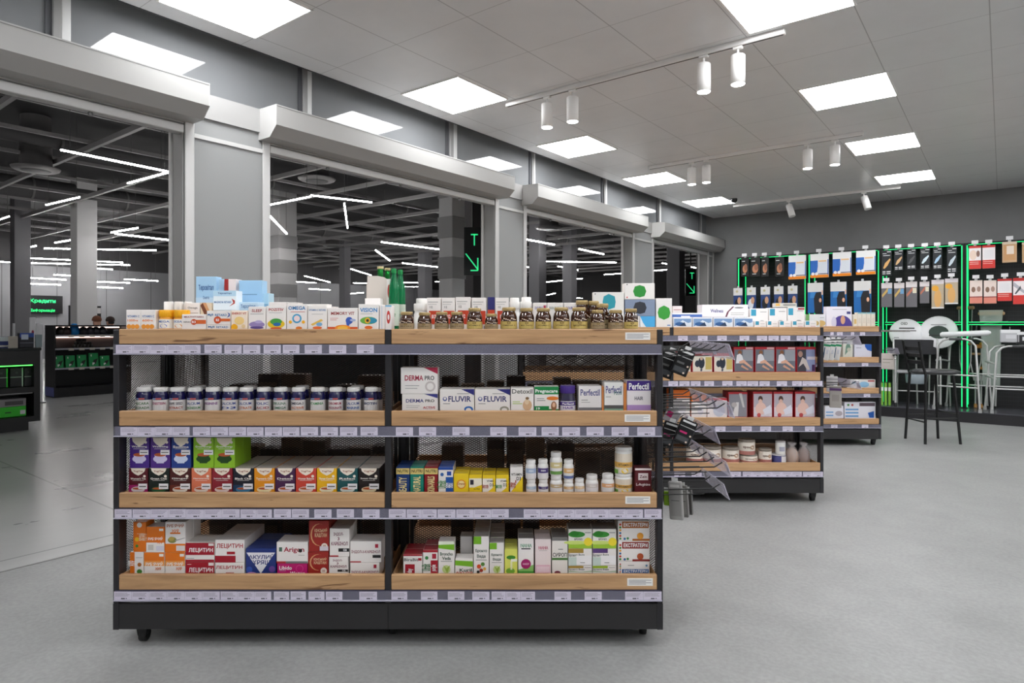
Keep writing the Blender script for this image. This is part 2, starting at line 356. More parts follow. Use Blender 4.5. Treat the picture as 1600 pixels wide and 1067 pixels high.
track(6.65, -3.16, -1.02, [(-2.66, 0), (-2.5, 0), (-1.5, 0), (-1.26, 0)], 1)
track(9.55, -3.18, -1.04, [(-2.4, -.3), (-1.46, -.3)], 2)
m = MB(); m.lathe([(.045, 0), (.045, -.02), (.04, -.04), (.02, -.055), (.005, -.06)][::-1], mat('222', .2)); o = m.build('dome_camera', None, room(-3.02, 9.1, CEIL)); tag(o, 'small black dome security camera beside the far left ceiling light', 'camera')

# ------------------------------------------------------------ GONDOLAS
Z1 = EYE-7*.00242; LIPT = [Z1, EYE-135*.00242, EYE-263*.00242, EYE-391*.00242]; SURF = [z-.033 for z in LIPT]
MW = 1.04; HD = .36
def mesh_panel_data(w, h, name):
    m = MB(); px, pz, t = .018, .0098, .0015; nx = int(w/(px/2)); nr = int(h/(pz/2)); vs = []; fs = []
    for r in range(nr+1):
        z0 = r*pz/2
        for i in range(nx):
            sg = 1 if (i+r) % 2 == 0 else -1
            a = z0-sg*pz/4; b = z0+sg*pz/4; x0, x1 = i*px/2, (i+1)*px/2; o = len(vs)
            vs += [(x0, 0, a-t), (x1, 0, b-t), (x1, .0015, b+t), (x0, .0015, a+t)]; fs.append((o, o+1, o+2, o+3))
    m.add(vs, fs, MESHM); 
    for z in (0, h): m.box(0, w, -.004, .004, z-.008, z+.008, FRAME)
    for x in (0, w): m.box(x-.008, x+.008, -.004, .004, 0, h, FRAME)
    o = m.build(name); me = o.data; bpy.data.objects.remove(o); return me
BACKMESH = mesh_panel_data(.97, .98, 'back_mesh'); SIDEMESH = mesh_panel_data(.29, .98, 'side_mesh')
def gondola(x_right, Y0, label, tags, notes, mods=2, hooks=()):
    # origin: right end, front plane, on the floor; x runs left (negative)
    g = empty('display_gondola', (x_right, Y0, 0)); tag(g, label, 'shelving', 'wheeled display gondolas')
    W2 = mods*MW; DD = 2*HD; U = .022
    m = MB(); m.box(-W2, 0, .002, DD-.002, .066, .165, SKIRT, .002)
    for i in range(mods+1): m.box(-i*MW-.0012, -i*MW+.0012, 0, .002, .066, .165, BLACK) if 0 < i < mods else None
    m.box(-U, 0, 0, .002, .066, .165, FRAME); m.box(-W2, -W2+U, 0, .002, .066, .165, FRAME); m.build('plinth', g)
    for i in range(mods+1):
        x = -i*MW; xa, xb = (x-U, x) if i == 0 else ((x, x+U) if i == mods else (x-.0115, x+.0115))
        for (ya, yb) in ((0, .04), (HD-.02, HD+.02), (DD-.04, DD)):
            m = MB(); m.box(xa, xb, ya, yb, .165, Z1-.002, FRAME, .002)
            if ya == HD-.02: m.box(xa-.012, xb+.012, HD-.012, HD+.012, .165, Z1-.03, BLACK)
            m.build('upright', g)
    for k in range(mods):
        o = bpy.data.objects.new('back_mesh_panel', BACKMESH); C.objects.link(o); o.parent = g; o.location = (-(k+1)*MW+.035, HD, .165)
    for x in (-.012, -W2+.012):
        for y in (.052, HD+.03):
            o = bpy.data.objects.new('side_mesh_panel', SIDEMESH); C.objects.link(o); o.parent = g; o.location = (x, y, .165); o.rotation_euler = (0, 0, PI/2)
    for k in range(mods):
        xa, xb = -(k+1)*MW+(.0125 if k < mods-1 else U+.0005), -k*MW-(.0125 if k else U+.0005)
        for j, z in enumerate(LIPT):
            for side in (0, 1):
                if side == 1 and j == 0: continue
                s = MB()
                if j == 0: s.box(xa, xb, .02, DD-.02, z-.05, z-.034, WOOD)
                elif side == 0: s.box(xa, xb, .02, HD-.006, z-.05, z-.034, WOOD)
                else: s.box(xa, xb, HD+.006, DD-.02, z-.05, z-.034, WOOD)
                so = s.build('shelf_board', g)
                ys = [(0, .018)] if side == 0 else [(DD-.018, DD)]
                if j == 0: ys = [(0, .018), (DD-.018, DD)]
                for (ya, yb) in ys:
                    l = MB(); l.box(xa, xb, ya, yb, z-.057, z, WOOD, .002)
                    if ya == 0:
                        for (nx0, nx1, nj) in notes:
                            X0, X1 = [(q-800)/F*Y0-x_right for q in (nx0, nx1)]
                            if nj == j and xa < X0 < xb:
                                l.box(X0, X1, -.0015, 0, z-.041, z-.013, WHITE)
                                for q in range(4): l.box(X0+.006, X1-.006-.02*(q % 2), -.0019, -.0015, z-.02-.005*q, z-.0185-.005*q, INK)
                    l.build('shelf_lip', so)
                for xx in ((xa, xa+.006), (xb-.006, xb)):   # low wooden tray sides
                    w = MB(); w.box(*xx, .018 if side == 0 else HD+.01, HD-.012 if side == 0 else DD-.018, z-.034, z-.004, WOOD)
                    if j: w.build('tray_side', so)
    for j, z in enumerate(LIPT):
        r = MB(); zt, zb = z-.058, z-.0945
        r.box(-W2+.01, -.008, -.004, .02, zb+.002, zt, RAIL); r.box(-W2+.008, -.006, -.0115, -.0035, zb-.0015, zb+.002, mat('b9b6c6', .25))
        r.box(-W2, 0, .02, .05, zt-.03, zt, FRAME)
        ro = r.build('price_rail', g)
        c = MB(); c.box(-W2+.008, -.006, -.0112, -.0106, zb+.002, zt, CLEAR); c.build('clear_cover', ro)
        b = MB(); b.box(-W2+.01, -.008, DD-.02, DD+.004, zb, zt, RAIL); b.build('rear_price_rail', g)
        for (t0, t1) in tags[j]:
            X0, X1 = [(q-800)/F*Y0-x_right for q in (t0, t1)]; n = max(1, round((X1-X0)/.065*(1 if Y0 < 3 else 1)))
            for q in range(n):
                a = X0+(X1-X0)*q/n; e = X0+(X1-X0)*(q+1)/n; t = MB(); jz = random.uniform(-.0006, .0006)
                t.box(a+.0004, e-.0004, -.0082, -.0074, zb+.003+jz, zt-.002+jz, TAG)
                for li in range(3): t.box(a+.005, e-.006-.012*random.random(), -.0085, -.0082, zt-.009-.005*li, zt-.0078-.005*li, INK)
                pm = (a+e)/2+.008; t.box(pm-.014, pm, -.0085, -.0082, zb+.006, zb+.0105, mat('2b2830')); t.box(pm+.003, pm+.008, -.0085, -.0082, zb+.007, zb+.0105, INK)
                t.build('price_tag', ro)
    cx = [-.055, -W2+.09]+([-MW] if mods > 1 else [])
    for x in cx:
        for y in ((.055 if Y0 > 3 or x < -1.5 else .11), DD-.055):
            f = MB(); f.box(x-.034, x+.034, y-.03, y+.03, .059, .066, BLACK, .002)
            f.prism([(x-.02, .059), (x+.02, .059), (x+.015, .03), (x+.006, .02), (x-.006, .02), (x-.015, .03)], 1, y-.024, y+.006, BLACK)
            co = f.build('castor', g)
            w = MB(); w.T = Matrix.Translation((x, y-.002, .0255)) @ Matrix.Rotation(PI/2, 4, 'Y'); w.lathe([(.018, -.013), (.025, -.011), (.025, .011), (.018, .013)], RUBBER); w.build('castor_wheel', co)
    for (hz, ys, L) in hooks:
        for y in ys:
            h = MB(); h.box(0, .004, y-.01, y+.01, hz-.03, hz+.012, BLACK); pts = [(.004, y, hz), (L-.03, y, hz+.004), (L, y, hz+.022)]
            h.tube(pts, .0028, BLACK, 6); h.tube([(.004, y, hz-.02), (L-.06, y, hz-.016)], .002, BLACK, 6); h.build('display_hook', g)
        p = MB(); p.T = Matrix.Translation((L+.01, 0, hz+.02)) @ Matrix.Rotation(-.35, 4, 'Y'); p.box(-.0015, .0015, ys[0]-.03, ys[-1]+.03, -.055, .01, CLEARP)
        for y in ys[::2]: p.box(.0016, .0022, y-.02, y+.02, -.045, -.005, TAG)
        p.build('price_flap', g)
    return g
def seq(*a): return list(a)
T1 = [seq((183, 289), (289, 315), (321, 348), (352, 379), (381, 408), (413, 440), (443, 469), (477, 504), (515, 542), (558, 585)),
      seq((190, 298), (303, 330), (331, 358), (359, 386), (387, 413), (415, 442), (443, 469), (471, 498), (502, 529), (532, 559), (564, 591), (619, 646), (655, 682), (707, 734), (766, 792), (810, 838), (846, 873), (878, 906), (916, 943), (955, 982), (995, 1023)),
      seq((181, 208), (209, 376), (377, 426), (429, 456), (457, 484), (492, 519), (527, 554), (567, 594), (608, 635), (636, 683), (684, 712), (713, 795), (818, 1004), (1006, 1033)),
      seq((180, 345), (346, 425), (429, 453), (455, 479), (483, 508), (510, 536), (562, 590), (612, 637), (658, 684), (700, 726), (738, 765), (768, 836), (866, 892), (913, 940), (976, 1033))]
G1Y = 2.42; G2Y = 4.38; G3Y = 6.44
HK = [(1.115, [.08+.1*i for i in range(6)], .26), (.89, [.08+.1*i for i in range(6)], .26), (.78, [.13+.1*i for i in range(5)], .22), (.66, [.08+.1*i for i in range(6)], .25), (.575, [.08, .2, .32], .24)]
gondola(.571, G1Y, 'nearest black steel gondola with oak lipped shelves, full of vitamins and tea boxes', T1,
        [(977, 1016, 0), (976, 1016, 1), (977, 1016, 2), (980, 1020, 3)], 2, HK)
T2 = [seq((1059, 1074), (1090, 1105), (1120, 1135), (1155, 1170), (1182, 1198), (1200, 1216), (1219, 1234), (1244, 1259), (1261, 1276)),
      seq((1044, 1059), (1061, 1077), (1079, 1094), (1100, 1115), (1128, 1144), (1150, 1166), (1167, 1184), (1186, 1202), (1213, 1229), (1237, 1252), (1253, 1284)),
      seq((1117, 1133), (1158, 1174), (1187, 1204), (1222, 1238), (1257, 1272)),
      seq((1053, 1070), (1080, 1096), (1140, 1157), (1160, 1252), (1254, 1285))]
gondola(2.133, G2Y, 'second black gondola, stocked with red stocking boxes and white tubs', T2, [], 2,
        [(1.11, [.08, .2, .32, .44], .26), (.8, [.08, .2, .32], .26)])
T3 = [seq((1297, 1302), (1307, 1316), (1329, 1334), (1343, 1351)), seq((1309, 1320), (1346, 1356)), seq((1349, 1359)), seq((1298, 1308), (1346, 1356))]
gondola(3.716, G3Y, 'farthest black gondola, half hidden behind the second one, beside the bar stool', T3, [], 2, [(.95, [.1, .25], .2)])
# ------------------------------------------------------------ PRODUCTS
USED = {}
ORD = ['', 'second', 'third', 'fourth', 'fifth', 'sixth', 'seventh']
class G:
    def __init__(s, Y, tray=.05): s.Y = Y+tray
g1, g2, g3 = G(G1Y), G(G2Y), G(G3Y)
def place(o, label, cat, group): tag(o, label, cat, group)
def carton(g, sh, x0, x1, yt, base, items, label, yb=None, depth=.06, back=0, rows=1, group='cartons', vis=None, side=None, tilt=0, name='medicine_carton', cat='box', topc=None):
    Y = g.Y+back; k = Y/F
    X0, X1 = (x0-800)*k, (x1-800)*k; zt = EYE-(yt-HZ)*k
    zb = SURF[sh]+.0003 if yb is None else EYE-(yb-HZ)*k
    if yb is not None and zb < SURF[sh]: zb = SURF[sh]+.0003
    w = X1-X0-.0006; m = MB(); h = zt-zb; bm = mat(base, .42)
    m.box(-w/2, w/2, 0, depth, 0, h, bm, .0012)
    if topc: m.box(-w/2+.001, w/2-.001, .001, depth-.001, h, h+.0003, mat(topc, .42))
    m.box(-w/2+.004, w/2-.004, depth*.3, depth*.3+.0006, h, h+.0004, mat('8a8785'))       # tuck flap seam on the lid
    v0 = (EYE-((vis or LIPY(sh, g.Y-.05))-HZ)*k)-zb if yb is None else 0
    art(m, items, -w/2, w/2, max(0, v0), h)
    if side: m.box(w/2, w/2+.0004, .002, depth-.002, .002, h-.002, mat(side, .42)); m.box(-w/2-.0004, -w/2, .002, depth-.002, .002, h-.002, mat(side, .42))
    o = m.build(name, None, ((X0+X1)/2, Y, zb), tilt); tag(o, label, cat, group)
    for r in range(1, rows):
        c = o.copy(); C.objects.link(c); c.location = ((X0+X1)/2, Y+r*(depth+.002), zb); c['label'] = (' '.join(label.split()[:11]).rstrip(',')+', %s deep in its file' % ORD[r])
    return o
def LIPY(sh, Y=2.42): return HZ+([514, 642, 770, 898][sh]-HZ)*2.42/Y
def bottle(g, sh, x0, x1, yt, body, cap, items, label, yb=None, back=0, group='bottles', capf=.16, neckf=.06, lab=None, labc='efeae6', shoulder=.12, name='pill_bottle', cat='bottle', capr=.8, seg=24, rows=1, glassv=0):
    Y0 = g.Y+back; k = Y0/F; X0, X1 = (x0-800)*k, (x1-800)*k; R = (X1-X0)/2; Yc = Y0+R; k2 = k
    zt = EYE-(yt-HZ)*k; zb = SURF[sh]+.0003 if yb is None else EYE-(yb-HZ)*k; h = zt-zb
    m = MB(); ch = h*capf; ct = h-ch; sh_ = h*shoulder; nz = ct-h*neckf
    m.lathe([(R*.85, 0), (R*.98, .002), (R, .005), (R, nz-sh_), (R*.93, nz-sh_*.5), (R*capr*.93, nz), (R*capr*.9, ct+ch*.3)], body, seg=seg)
    if lab:
        m.lathe([(R+.0004, nz*lab[0]), (R+.0004, (nz-sh_)*lab[1])], mat(labc, .45), seg=seg, cap=False)
    surf = lambda x, z, d: ((R+.0005+d)*math.sin(x/R), -(R+.0005+d)*math.cos(x/R), z)
    v0 = max(0, EYE-(LIPY(sh, g.Y-.05)-HZ)*k-zb) if yb is None else 0
    art(m, items, -R, R, v0, nz-sh_, surf)
    o = m.build(name, None, ((X0+X1)/2, Yc, zb)); tag(o, label, cat, group)
    c = MB(); cr = R*capr; c.lathe([(cr*.97, ct), (cr, ct+.001), (cr, h-.0025), (cr*.94, h)], cap, seg=seg)
    for q in range(seg): 
        t = 2*PI*q/seg; c.box(cr*math.cos(t)-.0004, cr*math.cos(t)+.0004, cr*math.sin(t)-.0004, cr*math.sin(t)+.0004, ct+.002, h-.004, cap)
    co = c.build('cap', o)
    for r in range(1, rows):
        n = o.copy(); C.objects.link(n); n.location = (o.location.x, Yc+r*(2*R+.002), zb); n['label'] = (' '.join(label.split()[:11]).rstrip(',')+', %s deep in its file' % ORD[r])
        c2 = co.copy(); C.objects.link(c2); c2.parent = n
    return o

# ---- shelf 1 left: vitamins on the top board
r_, c_, t_, p_, e_ = (lambda *a: ('r',)+a), (lambda *a: ('c',)+a), (lambda *a: ('t',)+a), (lambda *a: ('p',)+a), (lambda *a: ('e',)+a)
WB = 'f1ece9'
def fruit(col='f0902a', n=3): return [c_(.2+.28*i, .13, .16, col) for i in range(n)]
GA = 'vitamin boxes on the top board'
for i, (a, b, num) in enumerate(((197, 220, '1000'), (220, 243, '600'))):
    carton(g1, 0, a, b, 484, WB, [t_('VITAMIN C', .5, .66, .84, .12, '6a86b8'), t_(num, .35, .45, .5, .12, 'e8822f'), t_('mg', .72, .43, .2, .08, 'e8822f')]+fruit('f2a03c'),
           ['white vitamin box with orange fruit, leftmost on the nearest top board', 'white box with small orange number, second on the nearest top board'][i], group=GA, rows=2)
for i, (a, b) in enumerate(((244, 266), (267, 290))):
    bottle(g1, 0, a, b, 484, mat('e9a02a', .3), mat('f3b01c', .35), [r_(-.2, .05, 1.2, .95, 'f4efe6'), t_(['MEGA', 'OCEAN'][i], .5, .72, .8, .2, '2b62ae'), e_(.5, .3, .25, .2, ['8b9bd0', 'e9a86a'][i])],
           ['yellow lidded tub with violet print beside white vitamin boxes', 'yellow lidded tub with orange print, right of its twin'][i], capf=.26, neckf=.02, shoulder=.04, capr=1.0, group='yellow tubs', name='supplement_tub', cat='tub')
for i, (a, b) in enumerate(((253, 267), (269, 283), (285, 297))):
    bottle(g1, 0, a, b, 471, WHITE, mat('f5f3f0', .4), [], ['leftmost', 'middle', 'rightmost'][i]+' of three white caps behind the yellow tubs', back=.1, capf=.25, group='white bottles behind yellow tubs', capr=.95)
carton(g1, 0, 284, 322, 491, WB, [t_('MULTIVITAMIN', .5, .82, .8, .1, '9b3434'), t_('SENIOR', .27, .48, .4, .09, '555'), r_(.55, .35, 1, .62, 'd9692f'), c_(.5, .48, .2, 'd0552c'), t_('B3', .5, .48, .16, .16, 'fff')], 'low white box with orange roundel, right of yellow tubs', group=GA)
carton(g1, 0, 290, 312, 473, WB, [t_('Omega', .5, .8, .7, .1, '777'), r_(.1, .6, .9, .62, '999')], 'plain white box behind the low box with orange roundel', back=.09, group=GA)
carton(g1, 0, 313, 331, 473, 'f0dcc0', [p_([(0, .9), (.7, .2), (1, .3), (.2, 1)], '7a4630'), p_([(.2, 1), (1, .3), (1, .5), (.5, 1)], 'd9a070')], 'small beige box with brown diagonal stripes on the top board', back=.09, group=GA)
mg = [t_('MgB', .16, .7, .24, .2, '2b74ad'), t_('RETARD', .6, .7, .5, .16, '2b74ad'), p_([(.8, .95), (.98, .8), (.98, .62), (.85, .5), (.94, .7), (.9, .85)], '2b4d9a'), r_(.5, .25, 1, .45, 'd9692f'), c_(.46, .35, .26, 'd0552c'), t_('B3', .46, .35, .13, .18, 'fff')]
carton(g1, 0, 323, 360, 508, WB, [t_('MgB', .2, .5, .28, .6, '2b74ad'), t_('RETARD', .66, .5, .5, .5, '2b74ad')], 'white magnesium box lying under its twin, only top strip visible', group=GA, vis=514)
carton(g1, 0, 323, 360, 485.5, WB, mg, 'white magnesium box with orange roundel on top of its twin', yb=507.6, group=GA)
carton(g1, 0, 333, 369, 454, 'e9f2f8', [r_(0, .72, 1, 1, 'bcdcf0'), t_('Теровітал', .5, .86, .6, .12, '33609a'), t_('MAGNE B6 RETARD', .42, .42, .75, .1, '2b74ad'), p_([(.8, .6), (.95, .5), (.95, .35), (.7, .2), (.88, .38), (.84, .52)], 'b0433a')], 'pale blue and white box in front of the tall light blue carton', back=.07, yb=485, group='light blue cartons')
carton(g1, 0, 361, 387, 485, 'f6e6d6', [t_('ENERGY VIT', .5, .84, .86, .12, 'c0503a'), e_(.5, .45, .3, .22, 'f3d38c'), c_(.2, .1, .2, 'f2b21c'), c_(.75, .15, .12, 'ead0a0')], 'cream box with yellow bubbles, right of stacked magnesium boxes', group=GA)
carton(g1, 0, 388, 415, 479, WB, [t_('SLEEP', .5, .82, .6, .13, 'a23a3a'), r_(.12, .66, .88, .68, '999'), e_(.5, .2, .46, .14, '9a8ac0'), e_(.6, .32, .22, .07, 'b8acd8'), e_(.5, .06, .4, .06, '5d4d90')], 'white box with violet wave and red lettering on the top board', group=GA)
carton(g1, 0, 416, 447, 478, WB, [t_('POZITIV', .5, .84, .75, .12, 'b03a3a'), r_(.15, .7, .8, .715, '999'), e_(.5, .22, .44, .2, 'e9c62a'), e_(.5, .32, .3, .14, '49a04a'), e_(.55, .2, .2, .08, '2a6fb0'), e_(.5, .03, .3, .05, 'd96030')], 'white box with green and yellow bird shape on the top board', group=GA)
carton(g1, 0, 448, 480, 475, WB, [t_('OMEGA', .5, .84, .84, .15, '1c7ab8'), r_(.2, .68, .9, .7, 'cc6666'), c_(.5, .42, .23, '4aa3cf'), c_(.5, .42, .15, 'f5dfe0'), c_(.18, .28, .08, 'f2b21c'), c_(.82, .28, .08, 'f2b21c'), e_(.6, .04, .16, .06, 'e8822f')], 'white box with blue heart ring and bold blue heading', group=GA)
carton(g1, 0, 481, 511, 477, WB, [t_('VITAMIN C RETARD', .5, .8, .9, .08, '4a7ab0'), r_(.2, .62, .8, .635, '999'), p_([(.15, .2), (.7, .42), (.8, .36), (.25, .14)], 'e8c25a'), e_(.6, .2, .16, .08, '7ab0d8'), e_(.5, .05, .25, .06, 'e86a28')], 'white box with small blue heading and orange slice on top board', group=GA)
carton(g1, 0, 512, 559, 481, WB, [t_('MEMORY VIT', .5, .74, .78, .15, '9b2f2f'), r_(.08, .5, .35, .52, 'c66'), r_(.08, .42, .3, .44, 'c66'), c_(.72, .4, .17, '3c5fb8'), e_(.68, .28, .06, .14, '3c5fb8'), e_(.84, .42, .1, .06, 'aab8dd'), r_(0, 0, 1, .1, 'd9531e'), e_(.5, .06, .26, .14, 'f0912a'), e_(.5, .05, .18, .09, 'f7c24a')], 'wide white box with blue head drawing and orange slice', group=GA)
carton(g1, 0, 560, 592, 475, WB, [t_('VISION', .5, .76, .85, .17, '1c86c8'), r_(.1, .6, .7, .615, '999'), e_(.5, .34, .42, .15, '6fb04a'), e_(.62, .34, .3, .12, '2f8fb0'), c_(.45, .34, .14, 'e8b02a'), c_(.45, .34, .07, '333'), e_(.5, .06, .2, .07, 'e8702a')], 'white box with a colourful eye, rightmost on the left top board', group=GA, rows=2)
carton(g1, 0, 593, 601, 477, 'ece6e4', [r_(.4, 0, .5, 1, 'b8c8dc')], 'narrow white box edge between eye box and red printed box', group=GA)
carton(g1, 0, 602, 612, 477, WB, [e_(.5, .5, .3, .28, 'c23a34'), e_(.5, .5, .14, .12, WB), r_(0, .94, 1, 1, '6fb6e0')], 'narrow white box with red swirl in front of green bottles', back=.01, group=GA)
carton(g1, 0, 570, 594, 466, WB, [r_(.1, .3, .9, .34, '999'), r_(.1, .6, .7, .64, '999')], 'white price card box behind the eye box', back=.1, group=GA)
LB = 'a9d0ee'
ter = [r_(0, 0, 1, .35, 'e6f0f8'), r_(0, .35, 1, .6, 'c6def2'), t_('Теровітал', .5, .78, .74, .13, '3a5f9a'), t_('Омега', .5, .6, .3, .06, '5a7fae'), r_(.2, .2, .8, .22, '9ab')]
GL = 'light blue cartons'
carton(g1, 0, 306, 338, 432, LB, ter, 'tall light blue carton, leftmost of the high ones on top', back=.18, group=GL, depth=.05)
carton(g1, 0, 338.5, 350, 436, 'b9daf2', [r_(0, 0, 1, .4, 'dcebf7')], 'narrow light blue carton beside the tallest light blue one', back=.2, group=GL)
carton(g1, 0, 350.5, 369, 436, 'f2e4e2', [r_(0, .1, .35, 1, 'a83232'), c_(.7, .62, .15, 'b03030'), t_('+75', .72, .3, .4, .14, 'b03030')], 'small white box with dark red stripe between light blue cartons', back=.19, group=GA)
carton(g1, 0, 373, 409, 438, 'a3cdee', [r_(0, 0, 1, .3, 'd4e6f5'), r_(.1, .7, .8, .72, '7fa8cc'), r_(.2, .5, .8, .515, '9abbd8'), r_(.2, .42, .7, .435, '9abbd8')], 'wide light blue carton, rightmost of the high ones on top', back=.18, group=GL)
carton(g1, 0, 371, 404, 472, 'c6e0f4', [t_('Теровітал', .5, .5, .7, .5, '4a7ab0')], 'low light blue carton behind the violet wave box', back=.1, group=GL, vis=486)
carton(g1, 0, 410.5, 420, 458, 'b6dbee', [r_(.1, .6, .9, .7, '88b4d0')], 'small pale blue carton at the right of light blue group', back=.2, group=GL)
for i, (a, b) in enumerate(((420, 448), (449, 466), (482, 512), (512, 523))):
    carton(g1, 0, a, b, (472, 472.5, 475, 479)[i], 'e8e2de', [r_(.1, .8, .9, .84, 'aaa')], 'plain white carton, %s of those peeking over the front row' % ['first', 'second', 'third', 'fourth'][i], back=.1, group='plain white cartons behind the front row')
# glass bottles in a card carrier, plastic bottles
for i, (a, b, y) in enumerate(((580, 604, 415.5), (593, 614, 418))):
    bottle(g1, 0, a, b, y, GREENG, mat('c9b98a', .3, .4), [r_(0, .02, 1, .35, 'dfe8da')], ['green glass bottle with gold cap in the card carrier', 'green glass bottle with gold cap behind its twin'][i], back=.19+.08*i, yb=None, capf=.035, neckf=.3, shoulder=.3, capr=.42, group='green glass bottles', name='glass_bottle')
m = MB(); k = 2.655; X = lambda p: (p-800)/F*k; zz = lambda y: EYE-(y-HZ)/F*k
for q in (0, 1):
    yy = 0 if q == 0 else .165; m.prism([(X(573), SURF[0]), (X(617), SURF[0]), (X(617), zz(444)), (X(600), zz(433)), (X(590), zz(431)), (X(574), zz(431))], 1, k+yy-.001, k+yy+.001, mat('d9cfc6', .6))
for q in (573, 617): m.box(X(q)-.001, X(q)+.001, k, k+.165, SURF[0], zz(441), mat('d9cfc6', .6))
m.box(X(604)+.001, X(612), k-.003, k-.002, SURF[0], zz(436), mat('f1ece9')); m.add([(X(608)+.006*math.cos(t), k-.0035, zz(455)+.028*math.sin(t)) for t in [PI*i/8 for i in range(16)]], [tuple(range(16))], mat('c23a34'))
m.box(X(573), X(617), k, k+.165, SURF[0], SURF[0]+.001, mat('d9cfc6', .6))
tag(m.build('bottle_carrier'), 'white card carrier holding the two green glass bottles', 'carrier')
for i, (a, b) in enumerate(((606, 622), (616, 632))):
    bottle(g1, 0, a, b, 419+i*2, GREENP, mat('1f8a4a', .3), [r_(-.3, .1, 1.3, .8, 'cfdccf'), t_('SORBEO', .5, .45, .5, .1, '2a7a4a', True)], ['green plastic bottle with green cap right of glass bottles', 'rear green plastic bottle beside the first brown pill jar'][i], back=.15+.09*i, capf=.07, neckf=.03, shoulder=.33, capr=.5, group='green plastic bottles', name='plastic_bottle')
# ---- shelf 1 right: brown glass jars with gold lids
GOLD = mat('b29a6a', .35, .3)
jars = [(622, 645, 487), (651, 673, 488), (678, 700, 487), (702, 724, 487), (729, 753, 481), (757, 778, 490), (782, 808, 480), (811, 835, 481), (837, 862, 481), (865, 891, 480), (893, 919, 480), (924, 946, 484), (952, 976, 484), (977, 999, 482)]
on = ['first', 'second', 'third', 'fourth', 'fifth', 'sixth', 'seventh', 'eighth', 'ninth', 'tenth', 'eleventh', 'twelfth', 'thirteenth', 'fourteenth']
def jar(a, b, y, lc, label, back=0, txt='VITAMIN', tab=False):
    bottle(g1, 0, a, b, y, AMBER, GOLD, [r_(-.35, .03, 1.35, .62, lc), t_(txt, .5, .3, .8, .1, '4a3a22'), e_(.5, .5, .12, .1, '8a7442')]+([e_(.12+.11*((i*7) % 8), .7+.05*(i % 4), .05, .045, 'd8c8b8') for i in range(14)]), label, back=back, capf=.12, neckf=.03, shoulder=.16, capr=.82, group='brown glass pill jars with gold lids', name='pill_jar', cat='jar')
for i, (a, b, y) in enumerate(jars):
    jar(a, b, y, 'a08c6c' if i in (0, 1, 2, 3, 5, 11, 12) else 'c4ae66', 'brown glass pill jar with gold lid, %s from the left in front row' % on[i], txt=['IRON', 'ZINC', 'NIACIN', 'BIOTIN', 'VITAMIN E', 'ZINC', 'OMEGA 3', 'MILK THISTLE', 'VITAMIN C', 'VITAMIN D3', 'LECITHIN', 'FOLATE', 'CALCIUM', 'ROSE HIPS'][i])
for i, (a, b, y) in enumerate(((899, 922, 469), (919, 939, 470), (932, 954, 474))):
    jar(a, b, y, '9a8a68', 'brown jar with gold lid behind the front row, %s of three' % on[i], back=.09+.0*i if i < 2 else .04)
OR = [r_(0, .62, 1, 1, 'f0ebe8'), r_(.15, .15, .95, .58, 'c8452a'), t_('B12', .5, .4, .3, .12, 'fff'), r_(.08, .85, .8, .87, '999'), r_(.08, .78, .7, .79, '999'), t_('112', .3, .7, .2, .07, '444'), r_(.85, 0, 1, .1, '3a3a80')]
for i, (a, b, y) in enumerate(((667, 689, 465), (690, 711, 465), (712, 735, 464), (737, 760, 465), (762, 773, 464), (774, 795, 465))):
    carton(g1, 0, a, b, y, 'f1e9e4' if i != 4 else '2f3070', OR if i != 4 else [r_(0, 0, 1, .6, 'c8452a')], ('white and orange box with price card, %s behind the brown jars' % on[i] if i != 4 else 'narrow navy and red box between white and orange boxes'), back=.12, group='white and orange boxes behind the jars')
for i, (a, b, y, bk) in enumerate(((649, 667, 466, .22), (645, 668, 474, .15), (797, 811, 465, .2), (796, 812, 471, .13), (815, 830, 464, .2), (813, 831, 471, .13))):
    bottle(g1, 0, a, b, y, WHITE, mat('f3f1ee', .4), [t_('B3', .5, .6, .3, .2, '666')], 'white capped jar, %s counting left to right behind the brown jars' % on[i], back=bk, capf=.22, capr=1, shoulder=.04, group='white jars behind brown jars', name='white_jar', cat='jar')
for i, (a, b) in enumerate(((833, 854), (855, 880), (881, 905))):
    carton(g1, 0, a, b, 473, WB, [t_('DOUBLE X', .5, .8, .75, .1, ['5a4a9a', '4a6a6a', '5a4a9a'][i]), r_(.78, .7, .95, .9, ['b03050', 'ddd', 'ddd'][i])], 'low white box, %s of three behind the middle brown jars' % on[i], back=.12, group='low white boxes')
# ---- shelf 2 left: navy bottles
nb = [(207, 231, 'CASCARA', 'SAGRADA', '3a6a3a'), (234, 257, 'GENISTEIN', '', 'a03060'), (260, 284, 'GRAPE SEED', 'EXTRACT', 'b04a30'), (288, 311, 'CALCIUM', 'MAGNESIUM', '4a8a4a'), (316, 339, 'ARGININE', '', '80408a'), (343, 367, 'CALCIUM', 'D3', '1f3f9a'), (370, 392, 'CALCIUM', 'CITRATE', 'd06a30'), (397, 419, 'FOLIC', 'ACID', 'a0303a'), (424, 446, 'SPIRULINA', 'OMEGA', '2a6a4a'), (452, 474, 'OMEGA-3', 'ACTIVE', 'd07030'), (482, 505, 'VITAMINIA', '', '3a8a4a'), (511, 533, 'CHROMIUM', 'PICOLINATE', 'a0304a'), (539, 561, 'CALCIUM', 'MARINE', '2a5aa0'), (567, 589, 'BIOTIN', '', '20306a')]
